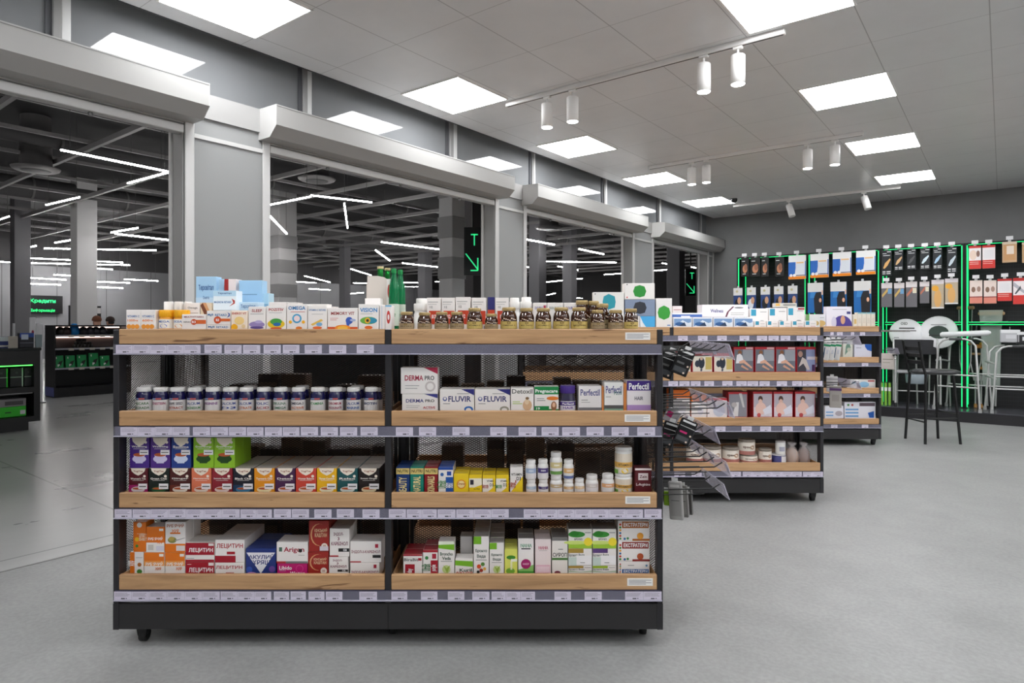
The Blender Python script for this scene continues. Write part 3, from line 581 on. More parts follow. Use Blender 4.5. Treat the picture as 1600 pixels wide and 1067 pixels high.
for i, (a, b, s1, s2, cc) in enumerate(nb):
    b2 = '1f3f8a' if i in (3, 5, 6, 7, 12) else ('2c2c44' if i in (2, 9) else cc)
    bottle(g1, 1, a, b, 606, NAVYP, WHITE, [r_(-.4, 0, 1.4, .7, 'e2dedd'), r_(.05, .74, .7, .82, '8a9ac0'), r_(.4, .73, .75, .83, 'c05a5a'), t_(s1, .5, .48, 1.0, .17, b2)]+([t_(s2, .55, .2, .95, .15, cc)] if s2 else []),
           'navy bottle with white cap, %s from the left on second shelf' % on[i], capf=.135, neckf=.0, shoulder=.12, capr=.9, group='navy bottles on the second shelf')
for i in range(14):
    a, b = nb[i][0]+4, nb[i][1]+4
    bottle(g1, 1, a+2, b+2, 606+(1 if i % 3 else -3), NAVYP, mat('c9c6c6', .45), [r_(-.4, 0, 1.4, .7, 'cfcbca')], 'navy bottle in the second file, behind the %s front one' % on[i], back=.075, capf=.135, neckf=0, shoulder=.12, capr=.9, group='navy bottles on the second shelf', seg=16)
# ---- shelf 2 right
derma = lambda cc, sub: [t_('DERMA', .36, .6, .5, .2, cc), t_('PRO', .78, .6, .26, .17, '4a4a4a'), p_([(.62, 1), (1, 1), (1, .75)], cc), r_(.12, .3, .5, .32, '999'), r_(.12, .2, .45, .22, '999')]+([c_(.8, .28, .2, 'cfc6c4'), c_(.8, .28, .13, WB)] if sub == 0 else [t_('ACTIVE', .76, .2, .34, .14, 'b8353a')])
carton(g1, 1, 628, 684, 615.5, WB, derma('3a3a86', 1), 'white box with navy corner and lettering under a twin', group='stacked white skin boxes')
carton(g1, 1, 626, 684, 574, WB, derma('b02a4a', 0), 'white box with crimson corner and lettering, on its navy twin', yb=615.2, group='stacked white skin boxes')
for i, (a, b) in enumerate(((687, 741), (742, 797))):
    carton(g1, 1, a, b, 608, WB, [t_('FLUVIR', .58, .55, .66, .26, '27306e'), c_(.15, .55, .1, '4a5a9a'), c_(.15, .57, .06, WB), p_([(.62, 1), (1, 1), (1, .72)], '2c2c78'), r_(.1, .32, .3, .35, '888'), r_(.5, .78, .85, .81, '999'), e_(.84, .08, .13, .14, ['2a6ab8', '9a9688'][i]), e_(.84, .05, .08, .09, WB)], ['wide white box with navy capitals and blue swirl, left of its twin', 'wide white box with navy capitals and grey swirl, right of its twin'][i], depth=.09, group='wide white boxes with navy capitals')
carton(g1, 1, 798, 834, 606, WB, [t_('Detoxil', .5, .85, .9, .2, '6f6f6a'), r_(.08, .3, .5, .33, 'a8c84a'), r_(.08, .38, .4, .41, 'a8c84a'), e_(.72, .25, .2, .24, 'd9b48e'), e_(.7, .4, .1, .12, 'e8cfae'), e_(.72, .55, .08, .06, '8a6a4a')], 'white box with grey lettering and a small figure holding stomach', group='boxes right of the navy capitals')
carton(g1, 1, 835, 873, 604, WB, [r_(0, .68, 1, 1, '1f8a4a'), t_('Pregnacare', .5, .8, .92, .18, 'fff'), r_(0, 0, 1, .08, '1f8a4a'), r_(0, 0, .6, .2, '1f8a4a'), e_(.75, .52, .25, .08, 'e8822f'), e_(.8, .2, .12, .2, '9a6a4a'), e_(.8, .25, .06, .1, 'e8c0a0'), t_('19', .15, .1, .15, .1, 'fff'), r_(.1, .5, .4, .52, '777'), r_(.1, .42, .45, .44, '777')], 'green topped white box with long haired woman portrait')
bottle(g1, 1, 876, 900, 603, mat('2f2a4a', .15, coat=1), mat('4a2f8a', .3), [r_(-.35, .0, 1.35, .78, 'e8e4ea'), r_(-.35, .42, 1.35, .72, '4a2f8a'), t_('Perfectil', .5, .57, .8, .16, 'fff'), t_('HAIR', .5, .25, .7, .2, '6a4aa0')], 'dark bottle with purple cap between green topped box and grey box', capf=.24, capr=.98, shoulder=.1)
pf = lambda cc: [t_('Perfectil', .5, .74, .84, .26, cc)]
carton(g1, 1, 904, 940, 603, 'eae6e6', pf('5a5a90')+[r_(0, 0, 1, .14, '77767a'), r_(.12, .42, .4, .45, '999'), r_(.12, .34, .5, .36, '999')], 'white box with grey base and violet script, left of orange edge', depth=.08)
carton(g1, 1, 940.5, 943.5, 604, 'd98a4a', [], 'thin orange box edge between two violet script boxes', depth=.08)
carton(g1, 1, 944, 974, 597, 'ecebe8', pf('5a5a90')+[t_('PLUS', .72, .62, .4, .12, '4a7a6a'), r_(0, 0, 1, .08, '8ab09a'), r_(0, .08, 1, .2, '5a5a5a'), r_(.08, .48, .35, .5, '999')], 'white box with green capitals beneath violet script', depth=.08)
carton(g1, 1, 974.5, 979, 599, 'd98a4a', [], 'thin orange box edge left of the purple topped box', depth=.08)
carton(g1, 1, 979.5, 1017, 595, 'eee9ec', [r_(0, .68, 1, 1, '3f2480'), r_(.62, .6, 1, .68, 'eee9ec'), t_('Perfectil', .5, .82, .84, .22, 'fff'), t_('HAIR', .5, .42, .36, .12, '5a5a6a'), r_(0, 0, 1, .2, 'b494cc')], 'purple topped box with lilac base, rightmost on the second shelf', depth=.08)
# ---- shelf 3 left: teas
SHIELD = lambda c='f2e6d6': p_([(.12, 1), (.88, 1), (.84, .88), (.7, .78), (.5, .7), (.3, .78), (.16, .88)], c)
def tea(x0, x1, yt, yb, base, cup, title, label, rows=1, upper=False, low=None, ctc='f4efe8'):
    it = ([r_(0, 0, 1, .32, low)] if low else [])+[SHIELD(), t_('YogiTea', .5, .87, .5, .09, '9a4a2a'), t_(title, .5, .58 if not upper else .7, .8, .08, ctc), r_(.2, .5 if not upper else .63, .8, .51 if not upper else .64, ctc)]
    it += [e_(.5, .14 if not upper else .3, .36, .12, cup), p_([(.2, .16), (.8, .16), (.7, 0), (.3, 0)] if not upper else [(.2, .44), (.8, .44), (.68, .16), (.32, .16)], cup), e_(.5, .18 if not upper else .44, .3, .045 if not upper else .06, 'b85a30'), r_(.52, .16 if not upper else .44, .98, .38 if not upper else .6, 'f2eff2'), r_(.56, .24 if not upper else .5, .92, .29 if not upper else .53, '777'), c_(.84, .68 if not upper else .85, .07, 'f4e9da')]
    if upper: it = [i for i in it if i[0] != 't' or i[1] != 'YogiTea']
    return carton(g1, 2, x0, x1, yt, base, it, label, yb=yb, depth=.076, rows=rows, group='square tea boxes on the third shelf', name='tea_box', topc='b8b0a8')
low = [(201, 231, '5a1420', 'e4d6da', "Women's Tea", 'a81e6a', 'maroon and magenta'), (232, 264, '15201c', '2c5a3a', 'Green Chai', None, 'black and green'), (265, 298, '4a1a18', 'e8ddd0', 'Ginger', '6a2a1c', 'dark brown'), (299, 330, 'e07a58', 'e8d8cc', 'Heartwarming', None, 'salmon'), (331, 363, '8e2230', 'e8d0cc', 'Immune Support', None, 'crimson'), (364, 396, '1a1c2a', '3a7aa0', 'Black Chai', '1c3a5a', 'black and blue'), (397, 429, 'e8951c', 'f0dfb0', 'Turmeric Chai', None, 'orange'), (430, 461, '47204a', 'e0d0dc', 'Detox', None, 'dark purple'), (462, 494, 'cf4636', 'ead8d0', 'Women Balance', None, 'red'), (495, 526, 'f0b81c', 'efe6c8', 'Throat Comfort', None, 'yellow'), (527, 559, '1c5458', 'd8e0dc', 'Relax', None, 'teal'), (560, 593, '1e1414', 'e0cda8', 'Sweet Ginger', None, 'brownish black')]
for i, (a, b, base, cup, ti, lw, cn) in enumerate(low):
    tea(a, b, 731.5, None, base, cup, ti, '%s tea box with a cup, %s' % (cn, 'lower row, %s from the left' % on[i]), rows=3 if i > 4 else 2, low=lw)
up = [(202.5, 233, '4a2a86', 'd0c8e8', 'Wellbeing'), (235, 266, '4f2c84', 'd0c8e8', 'Wellbeing'), (267.5, 298, '24408c', 'cfd8f0', 'Bedtime'), (302, 334, '8fc02c', '24481c', 'Green Energy'), (334.6, 367, '8fc02c', '24481c', 'Green Energy')]
cn = ['purple tea box, leftmost of the upper row', 'purple tea box, second in the upper row', 'royal blue tea box in the upper row', 'lime green tea box, left of two in the upper row', 'lime green tea box, right of two in the upper row']
for i, (a, b, base, cup, ti) in enumerate(up):
    tea(a, b, 683.8, 731.2, base, cup, ti, cn[i], rows=1 if i < 4 else 2, upper=True)
# ---- shelf 3 right
for i, (a, b, base, s) in enumerate(((619, 640, '163a78', 'BEAUTY'), (641, 662, '128070', 'NATURAL'), (663, 684, '8a1420', 'SKIN-NAILS'))):
    carton(g1, 2, a, b, 729.5, base, [r_(0, .72, 1, .95, 'e0c87a'), t_('NUTRI', .5, .84, .8, .12, '4a3a1a'), t_(s, .5, .33, .55, .62, 'f0dfa0', True) if i else t_('BEAUTY', .5, .3, .6, .62, 'f0dfa0', True)], ['navy', 'teal', 'dark red'][i]+' box with gold band and upright gold lettering', group='boxes with gold bands', rows=2)
carton(g1, 2, 685, 708, 730, WB, [r_(.5, 0, 1, .62, '1f56a8'), r_(0, .9, 1, 1, '1f4aa0'), t_('UltraBit', .22, .33, .65, .3, '4a8a4a', True), r_(.58, .68, .88, .84, '1f4aa0'), t_('ENERGY', .75, .3, .5, .2, 'fff', True), e_(.25, .72, .12, .07, '3a6ab0')], 'white and blue box right of the gold banded boxes', topc='1f4aa0', rows=2)
YL = 'f2d024'
yb_ = [([c_(.5, .45, .32, 'e89a2a'), c_(.5, .45, .24, 'f4dca0'), t_('Oranix', .5, .48, .5, .12, 'a84a1a')], 709, 732.5, 740, 'yellow box with orange circle, first of the yellow boxes'),
       ([r_(0, .3, 1, .8, 'f4efdc'), r_(.08, .45, .35, .72, '2a2a3a'), p_([(0, 0), (1, 0), (1, .45), (.4, .3)], YL), t_('ULTRA', .6, .22, .5, .08, '6a5a1a')], 733, 753, 741.5, 'yellow box with black emblem square'),
       ([r_(0, 0, .8, .8, 'f5f0e6'), t_('UltraBit', .12, .35, .7, .2, 'b03a30', True), t_('VITAMIN', .6, .66, .55, .1, '222'), t_('D3', .72, .45, .3, .16, '222'), p_([(.3, 0), (1, .4), (1, 0)], YL)], 754, 774, 742, 'yellow and white box, left of its near twin'),
       ([r_(0, 0, .8, .8, 'f5f0e6'), t_('UltraBit', .12, .35, .7, .2, '3a8a40', True), t_('VITAMIN', .6, .66, .55, .1, '222'), t_('D2', .72, .45, .3, .16, '222'), p_([(.3, 0), (1, .4), (1, 0)], YL)], 775, 795, 742, 'yellow and white box with green upright print'),
       ([p_([(0, 0), (1, .65), (1, 0)], YL), t_('VITAMIN', .5, .72, .85, .1, '222'), t_('D3', .68, .56, .35, .14, '222'), t_('UltraBit', .15, .3, .6, .22, 'b04a30', True), r_(.4, .4, .48, .5, 'b03a30')], 797, 817, 730, 'tall white box with yellow corner beside the yellow boxes')]
for it, a, b, y, lb in yb_:
    carton(g1, 2, a, b, y, YL if y > 735 else WB, it, lb, group='yellow boxes', rows=2 if y > 735 else 1)
WP = mat('efedea', .3); 
def wb(a, b, y, yb, cc, lb, c2=None, sh=2, capf=.2): bottle(g1, sh, a, b, y, WP, WHITE, [r_(-.3, .08, 1.3, .92, 'e6e2e4'), r_(-.1, .5, 1.1, .85, cc), t_('ZEIN', .5, .68, .45, .1, 'fff')]+([r_(-.1, .1, 1.1, .3, c2)] if c2 else []), lb, yb=yb, capf=capf, capr=.86, shoulder=.1, neckf=.02, group='white pill bottles on the third shelf')
wb(822.5, 838, 750, None, 'b0c4d8', 'white bottle with pale blue label under another, far left of bottles'); wb(821.5, 838, 719.5, 749.8, 'a8bcd8', 'white bottle with pale blue label, standing on its twin')
wb(841.5, 857, 750, None, '4a3a7a', 'white bottle with violet label under another'); wb(840.5, 857, 718.5, 749.8, '4a3a7a', 'white bottle with violet label, on top of its twin')
wb(860, 879.5, 744, None, 'c8b088', 'wide white bottle supporting the tallest bottle'); wb(860, 879, 707.5, 743.8, 'd8c890', 'tallest white bottle with green and red label, standing on another', '6a9a4a')
wb(881, 897, 750, None, 'e0b478', 'white bottle with orange label under another'); wb(881, 897, 719, 749.8, 'e8b878', 'white bottle with orange label, standing on its twin', '5a6aa0')
wb(898.5, 914, 749, None, 'e8c898', 'smallest white bottle standing alone'); wb(916, 936, 743.5, None, 'd8d0cc', 'plain white bottle left of the orange labelled one'); wb(941, 961, 742, None, 'e8b080', 'squat white bottle with orange label beside the big tubs')
for i, (y, yb) in enumerate(((741, None), (700, 740.8))):
    bottle(g1, 2, 963, 990, y, WP, WHITE, [r_(-.3, .05, 1.3, .95, 'e8dccb'), r_(-.3, .3, 1.3, .55, 'e8b45a'), t_('VITAMIN C', .5, .43, .8, .12, '5a4a3a'), e_(.5, .15, .2, .13, 'f0c830'), r_(-.3, .0, .1, .2, '7ab04a')], ['lower', 'upper'][i]+' of two big white tubs with orange and lemon labels', yb=yb, capf=.14, capr=.97, shoulder=.04, neckf=.01, group='big white tubs', name='supplement_tub', cat='tub')
carton(g1, 2, 992, 1018, 731.5, '5e1620', [r_(.2, .52, .8, .8, 'e8dcdc'), t_('Zein', .5, .66, .45, .12, '5e1620'), t_('L-Arginine', .5, .33, .85, .14, 'f0e4e4'), r_(0, .92, 1, 1, 'f0e4e4')], 'maroon box, rightmost on the third shelf')
# ---- shelf 4 left
RZ_ = 'e8791c'
rz = lambda: [r_(0, .45, 1, 1, RZ_), r_(0, .4, 1, .62, 'f0a050'), t_('РИБ`ЯЧИЙ', .5, .5, .84, .18, 'fff'), t_('ЖИР', .7, .28, .3, .14, RZ_), r_(.75, .82, .96, .94, 'f4efe6')]
GO = 'orange and white fish oil boxes'
carton(g1, 3, 203, 224, 862.5, WB, [r_(0, 0, .35, 1, RZ_), t_('ЖИР', .17, .5, .6, .24, 'fff', True), c_(.72, .45, .15, 'b06a30'), e_(.72, .15, .2, .1, '4a8a3a'), r_(.45, .75, .95, .77, '999')], 'orange edged white box, lower left corner of bottom shelf', group=GO)
carton(g1, 3, 225, 257, 863, WB, rz(), 'orange and white box in the bottom row, left of its twin', group=GO); carton(g1, 3, 258, 289, 863, WB, rz(), 'orange and white box in the bottom row, under the tall one', group=GO)
carton(g1, 3, 208, 228, 815.5, RZ_, [t_('РИБ`ЯЧИЙ', .7, .5, .8, .24, 'f7e6cc', True), c_(.3, .42, .17, 'f0c02a'), c_(.3, .2, .12, '4a8a3a'), c_(.5, .9, .2, 'f4efe6')], 'narrow upright orange box at the left end, upper', yb=862.2, group=GO)
carton(g1, 3, 228.5, 257, 823, RZ_, [r_(0, 0, 1, .38, 'f1ebe6'), t_('РИБ`ЯЧИЙ', .5, .54, .8, .14, 'fff'), t_('ЖИР', .75, .38, .3, .1, RZ_), r_(.1, .08, .4, .3, 'd0c8c0'), r_(.55, .05, .98, .25, 'dcd8e4'), r_(.72, .84, .95, .93, 'f4efe6')], 'orange box with white base, second in the upper stack', yb=862.6, group=GO, topc='d8d0cc')
carton(g1, 3, 258, 290, 815, WB, [t_('РИБ`ЯЧИЙ', .5, .88, .84, .13, 'b05a2a'), t_('ЖИР', .5, .7, .36, .11, RZ_), r_(.25, .6, .75, .65, RZ_), e_(.35, .4, .22, .1, '8a8a4a'), e_(.32, .44, .14, .07, 'b8a050'), p_([(.5, .36), (.98, .46), (.98, .48), (.5, .4)], 'aaa'), r_(0, 0, 1, .28, RZ_), r_(.55, .05, .98, .22, 'e6dcd8')], 'tall white box with green olive picture in the upper stack', yb=862.6, group=GO, rows=2)
RD = 'a8182c'
lc = [r_(0, 0, 1, 1, RD), t_('ЛЕЦИТИН', .53, .35, .84, .42, 'fff'), r_(.06, .8, .2, .84, 'e8c8c8'), r_(.8, .72, .98, .95, 'f1ece9')]
lw = [t_('ЛЕЦИТИН', .48, .6, .9, .32, 'b0202e'), c_(.5, .22, .001, 'fff'), r_(.37, .02, .65, .2, 'b0202e')]
GLz = 'red and white lecithin boxes'
carton(g1, 3, 290, 335, 878, WB, lc, 'red box with white capitals, lower of two stacked', depth=.1, group=GLz)
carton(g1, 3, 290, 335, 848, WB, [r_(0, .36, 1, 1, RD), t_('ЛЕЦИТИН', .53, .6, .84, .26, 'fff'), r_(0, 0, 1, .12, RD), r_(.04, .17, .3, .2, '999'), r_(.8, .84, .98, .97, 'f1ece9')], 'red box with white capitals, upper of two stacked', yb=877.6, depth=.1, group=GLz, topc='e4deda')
carton(g1, 3, 336, 382, 879, WB, lw, 'white box with red capitals, lower of two stacked', depth=.1, group=GLz)
carton(g1, 3, 336, 382, 843.5, WB, [t_('ЛЕЦИТИН', .5, .72, .9, .24, 'b0202e'), r_(.4, .36, .68, .48, 'b0202e'), r_(0, 0, .7, .3, RD), c_(.84, .18, .16, 'f0e8e8')], 'white box with red capitals, upper of two stacked', yb=878.6, depth=.1, group=GLz, topc='dcd6d4', rows=2)
carton(g1, 3, 384, 431, 857, '24387e', [p_([(.02, .85), (.98, .85), (.5, .05)], 'ecebf2'), t_('АКУЛИЙ', .52, .7, .86, .2, '22337a'), t_('ХРЯЩ', .52, .46, .6, .2, '22337a'), c_(.12, .2, .12, '3a5ab0'), c_(.88, .22, .12, '6a4a9a'), e_(.2, .05, .16, .06, 'dd99cc')], 'blue box with white triangle and dark blue capitals', depth=.09, topc='24387e', rows=2)
carton(g1, 3, 433, 480, 880.5, 'c41a72', [t_('Libido', .28, .62, .42, .34, 'fff'), t_('Woman', .68, .15, .5, .3, 'fff'), c_(.75, .55, .34, 'd64a8e'), c_(.75, .55, .28, 'c41a72'), r_(.08, .35, .3, .38, 'f0c0dc')], 'magenta box lying under a white box on bottom shelf', depth=.09)
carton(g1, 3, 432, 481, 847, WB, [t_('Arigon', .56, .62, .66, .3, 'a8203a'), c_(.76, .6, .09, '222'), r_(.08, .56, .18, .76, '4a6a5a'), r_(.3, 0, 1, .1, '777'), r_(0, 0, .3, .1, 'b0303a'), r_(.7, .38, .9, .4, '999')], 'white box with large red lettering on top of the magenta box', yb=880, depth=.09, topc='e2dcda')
kr = lambda: [e_(.5, .55, .42, .36, 'd8a070'), e_(.55, .55, .4, .35, '9e2a24'), t_('КІНСЬКИЙ', .6, .7, .62, .13, 'e8c8a0'), t_('КАШТАН', .6, .54, .6, .13, 'e8c8a0'), c_(.78, .18, .16, 'f0e4d8'), t_('10', .78, .18, .12, .1, '9e2a24')]
carton(g1, 3, 481, 513, 862.5, '9e2a24', kr(), 'dark red box with gold arc, lower of two stacked', group='dark red boxes with gold arcs'); carton(g1, 3, 482.5, 514, 813.5, '9e2a24', kr()+[r_(.55, .04, .98, .18, 'dcd4dc')], 'dark red box with gold arc, upper of two stacked', yb=862, group='dark red boxes with gold arcs', rows=2)
ind = lambda: [t_('ІНДОЛ-', .45, .8, .5, .13, '7a2a4a'), t_('3', .45, .64, .1, .12, '7a2a4a'), t_('КАРБІНОЛ', .5, .47, .84, .13, '7a2a4a'), r_(.45, .18, 1, .3, '222'), t_('OB', .78, .24, .18, .08, 'fff')]
ind2 = lambda: [t_('ІНДОЛ-3-КАРБІНОЛ', .5, .5, .92, .16, '8a3a4a'), r_(.8, .7, .9, .88, 'a8203a'), r_(.72, .22, .98, .36, '222'), r_(0, 0, .35, .06, 'b0303a')]
GI = 'white boxes with plum lettering'
carton(g1, 3, 514, 544, 870, WB, ind(), 'white upright box with plum lettering, lower of stack', group=GI); carton(g1, 3, 515, 546, 826, WB, ind()+[r_(0, 0, .45, .05, 'b0303a')], 'white upright box with plum lettering, upper of stack', yb=869.6, group=GI, topc='dcd6d4', rows=2)
carton(g1, 3, 547, 593, 879, WB, [t_('ІНДОЛ-3-КАРБІНОЛ', .5, .2, .92, .28, '8a3a4a'), r_(.8, .55, .9, .85, 'a8203a')], 'white flat box with plum lettering, lower at right end', depth=.09, group=GI); carton(g1, 3, 547, 596, 846, WB, ind2(), 'white flat box with plum lettering, upper at right end', yb=878.6, depth=.09, group=GI, topc='dcd6d4')
# ---- shelf 4 right
carton(g1, 3, 630, 660, 866, WB, [r_(0, .92, 1, 1, RD), r_(.1, 0, .6, .52, RD), t_('BiraBit', .42, .74, .75, .14, '6a6a6a'), t_('day', .36, .2, .34, .22, 'fff', True), r_(.78, .7, .96, .82, RD)], 'white box with red base block, first on the right bottom shelf', topc='9a1a28', rows=2)
carton(g1, 3, 661, 684, 859, WB, [r_(.52, 0, 1, .58, RD), r_(0, .9, 1, 1, RD), t_('UltraBit', .2, .3, .6, .28, '3a7a4a', True), t_('purple', .75, .28, .42, .26, 'fff', True), c_(.25, .68, .12, '3a8a4a'), r_(.62, .65, .9, .85, 'b0203a')], 'narrow white and red box beside the first red block box', topc='9a1a28', rows=2)
GR = '7ab82a'
bv = lambda cy, fl: [t_('Бронхо', .5, .62, .76, .1, '2a4a3a'), t_('Веда', .5, .48, .56, .1, '2a4a3a'), r_(0, .8, .5, 1, GR), r_(.15, .38, .85, .395, '777')]+fl
fl1 = [c_(.35, .22, .14, 'd8542a'), c_(.6, .28, .13, '5a8a3a'), c_(.5, .12, .12, 'a83a2a'), c_(.72, .16, .1, 'e8b04a'), c_(.3, .08, .1, '2a2a2a')]; fl2 = [c_(.5, .17, .26, 'c8d890'), p_([(.3, .3), (.55, .05), (.75, .3), (.5, .2)], '9ab84a')]
GB = 'white and green syrup boxes'
carton(g1, 3, 685, 710, 846, WB, [r_(0, .78, 1, 1, 'e8efda'), p_([(0, .8), (1, .74), (1, .92), (0, .9)], GR), t_('Broncho', .5, .63, .8, .1, '2a4a3a'), t_('Veda', .5, .5, .55, .1, '2a4a3a'), r_(.15, .4, .85, .415, '777')]+fl2, 'white and green upright box, right of the red and white pair', group=GB)
carton(g1, 3, 711, 739, 873, WB, [p_([(0, .6), (1, .5), (1, .85), (0, .9)], GR), t_('Kuril', .6, .3, .7, .2, '2a4a3a'), t_('АКЦІЯ', .5, .12, .95, .16, 'c8452a')], 'low white and green box lying between two upright green boxes', group=GB)
carton(g1, 3, 719, 738, 838, 'c9c6c4', [r_(.1, .5, .9, .52, '777'), c_(.55, .3, .24, '8aa83a'), r_(.1, .2, .9, .22, '999')], 'grey white box with round green fruit standing behind the low one', back=.07, group=GB)
carton(g1, 3, 740, 764, 838, WB, bv(0, fl1), 'white syrup box with berries and leaves', group=GB, rows=4, topc='b8b4b2'); carton(g1, 3, 765, 787.5, 848, WB, bv(0, fl2), 'white syrup box with pale green leaf, shorter than its neighbour', group=GB, rows=4, topc='b8b4b2')
carton(g1, 3, 788.5, 808.5, 858, 'e0e26a', [e_(.5, .68, .36, .08, '3f8a2a'), e_(.45, .15, .35, .12, '7ab03a'), r_(.45, .2, .6, .55, 'f0f0c0'), r_(.5, .52, .98, .62, 'f4f4e8')], 'yellow green box with dark leaves, shortest on bottom shelf', rows=2)
carton(g1, 3, 809.5, 834, 841, WB, [t_('МАМА', .52, .8, .72, .1, '1f8a5a'), r_(.2, .7, .8, .73, '333'), r_(0, 0, 1, .1, '3f9a3a'), p_([(0, .1), (1, .1), (1, .28), (0, .14)], '8cc06a'), c_(.5, .3, .32, 'a8206a'), t_('НАБІР', .5, .3, .4, .05, 'f0c0d8')], 'white box with green base and magenta disc', topc='8a8886', rows=2)
carton(g1, 3, 836, 861, 842.5, 'eedfde', [t_('МАМА', .52, .76, .6, .09, 'b8305a'), r_(.25, .68, .75, .69, '999'), r_(.05, .05, .95, .28, 'e8b8c8'), r_(.1, .08, .9, .24, 'f0d4dc')], 'pale pink box right of the magenta disc box', rows=2)
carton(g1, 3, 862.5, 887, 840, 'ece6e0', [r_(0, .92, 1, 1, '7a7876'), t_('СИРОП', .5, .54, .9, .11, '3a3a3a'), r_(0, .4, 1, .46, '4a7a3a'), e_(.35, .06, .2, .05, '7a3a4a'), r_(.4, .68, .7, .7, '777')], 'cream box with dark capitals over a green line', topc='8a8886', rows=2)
br = lambda c: [r_(.0, .74, .64, 1, c), t_('Бронхо Веда', .35, .6, .66, .2, '2a4a4a'), p_([(0, .5), (.5, .35), (1, .5), (1, .3), (0, .3)], 'b8c8b0'), r_(.68, .8, .95, .84, '777')]
cd = lambda: [e_(.35, .72, .36, .16, '3f9a3a'), e_(.25, .76, .2, .14, '2f8a2a'), r_(0, 0, 1, .26, 'a0c83a'), e_(.3, .3, .5, .1, 'cfe07a'), c_(.84, .34, .22, 'f2dc3a'), t_('БРОНХО', .42, .48, .34, .1, '2a3a2a'), r_(.7, .8, .95, .84, '999')]
GC = 'stacked green and white lozenge boxes'
for i, (a, b) in enumerate(((888, 925), (926, 963))):
    carton(g1, 3, a, b, 884, WB, br(['a88a3a', '9ab82a'][i]), 'flat white box at the bottom of the %s lozenge stack' % ['left', 'right'][i], group=GC, depth=.08)
    carton(g1, 3, a, b, 857, WB, br(['a88a3a', '5a3f78'][i])[:2]+[r_(.0, .0, .35, .5, 'c8d8d0'), r_(.34, .05, .98, .6, 'f4f2f4'), r_(.5, .16, .7, .2, '777')], 'box with white price card, middle of the %s lozenge stack' % ['left', 'right'][i], yb=883.6, group=GC, depth=.08)
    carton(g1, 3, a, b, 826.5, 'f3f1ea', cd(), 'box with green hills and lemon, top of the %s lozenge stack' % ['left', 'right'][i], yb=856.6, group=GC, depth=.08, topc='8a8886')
ek = lambda c: [r_(.12, .12 if c == '1f5a9c' else .62, .97, .42 if c == '1f5a9c' else .95, c), t_('ЕКСТРАТЕРМ', .55, .27 if c == '1f5a9c' else .785, .76, .2, 'fff')]+[c_(.06, .1+.14*i, .055, ['4a8a3a', 'c8442a', '2a6aa0', 'e8a03a'][i % 4]) for i in range(6)]+([r_(.45, 0, 1, .1, c), c_(.7, .24, .16, 'e8a03a' if c == 'b0642a' else 'b0502a'), c_(.3, .12, .06, '3a8a4a'), c_(.2, .1, .06, '2a6aa0')] if c != '1f5a9c' else [r_(.3, .7, .5, .74, '777'), c_(.9, .7, .08, '6a9ac0')])
for i, (y, yb, c, w) in enumerate(((877, None, '1f5a9c', 'blue band, bottom'), (845, 876.6, '8e2a22', 'brick red band, middle'), (813, 844.6, 'b0642a', 'tan band, top'))):
    carton(g1, 3, 966, 1015, y, WB, ek(c), 'white tea carton with %s of the rightmost stack' % w, yb=yb, depth=.1, group='tea cartons with coloured bands')
# rear side of the nearest gondola, seen through the mesh
for j in (1, 2, 3):
    xs = -1.42
    while xs < .5:
        w = random.uniform(.07, .12); hh = random.uniform(.07, .15) if j == 1 else random.uniform(.1, .17)
        if not (-.5 < xs+w/2 < -.42-0 or -.53 < xs < -.46) and random.random() < (.7 if j == 1 else .85):
            m = MB(); c = random.choice(['8a7868', '6a5c54', 'a08a74', '5a5454', 'b09a80', '6a6e78']); m.box(-w/2, w/2, 0, .09, 0, hh, mat(c, .5), .001); m.box(-w/2+.006, w/2-.006, -.0006, 0, hh*.2, hh*.75, mat('948270', .5))
            o = m.build('carton', None, (xs+w/2, G1Y+HD+.05, SURF[j]+.0003)); tag(o, 'dim brown carton on the rear side, seen through the mesh', 'box', 'cartons behind the mesh')
        xs += w+.012
# ---- second gondola
GT = 'items on the second gondola'
LBx = [t_('B.Well', .3, .85, .3, .1, '5a6aa0')]
for i, (a, b) in enumerate(((1052, 1081), (1082.5, 1113), (1114.5, 1145), (1147, 1177))):
    carton(g2, 0, a, b, 495.5, 'e6e8ee', [r_(.04, .1, .96, .85, '7a9cc8'), p_([(.1, .1), (.5, .7), (.8, .4), (.96, .5), (.96, .1)], 'd8e4f0'), e_(.35, .3, .25, .2, '34609a'), p_([(.3, .1), (.6, .5), (.7, .1)], '223a5a')], 'low white box with blue picture, %s from the left on second gondola' % on[i], group='low white boxes with blue pictures')
carton(g2, 0, 1050, 1097, 489, 'e4e4ea', [r_(0, .5, 1, .9, '4a6ab0'), r_(.3, .6, .6, .8, 'e4e4ea')], 'long blue striped box behind the low picture boxes', back=.09, group='long white boxes')
carton(g2, 0, 1097, 1169, 476, 'f0ebee', [t_('Wellness', .32, .5, .28, .3, '3a3a7a'), p_([(.5, 0), (.54, .4), (.66, .85), (.7, .85), (.58, .4), (.54, 0)], '6a3a4a'), r_(.62, .3, .92, .34, '998'), r_(.62, .15, .9, .19, '998'), e_(.8, .75, .1, .06, '777')], 'long white box with plum curve and violet script', back=.09, yb=495, group='long white boxes', depth=.12)
carton(g2, 0, 1100, 1168, 495.4, 'e2dee4', [r_(0, .4, 1, .6, 'b8b4c8')], 'plain long box under the plum curve box', back=.09, depth=.12, group='long white boxes')
for i, (a, b) in enumerate(((1179, 1197), (1198.5, 1216), (1217.5, 1236), (1237.5, 1256), (1257.5, 1276))):
    carton(g2, 0, a, b, 501.5, 'ece8e6', [r_(.08, .35, .38, .95, '3a98b8'), r_(.5, .5, .9, .56, '999'), r_(.5, .1, .9, .16, 'b0404a' if i > 2 else 'bbb')], 'low white box with teal square, %s from left in front' % on[i], group='low white boxes with teal squares')
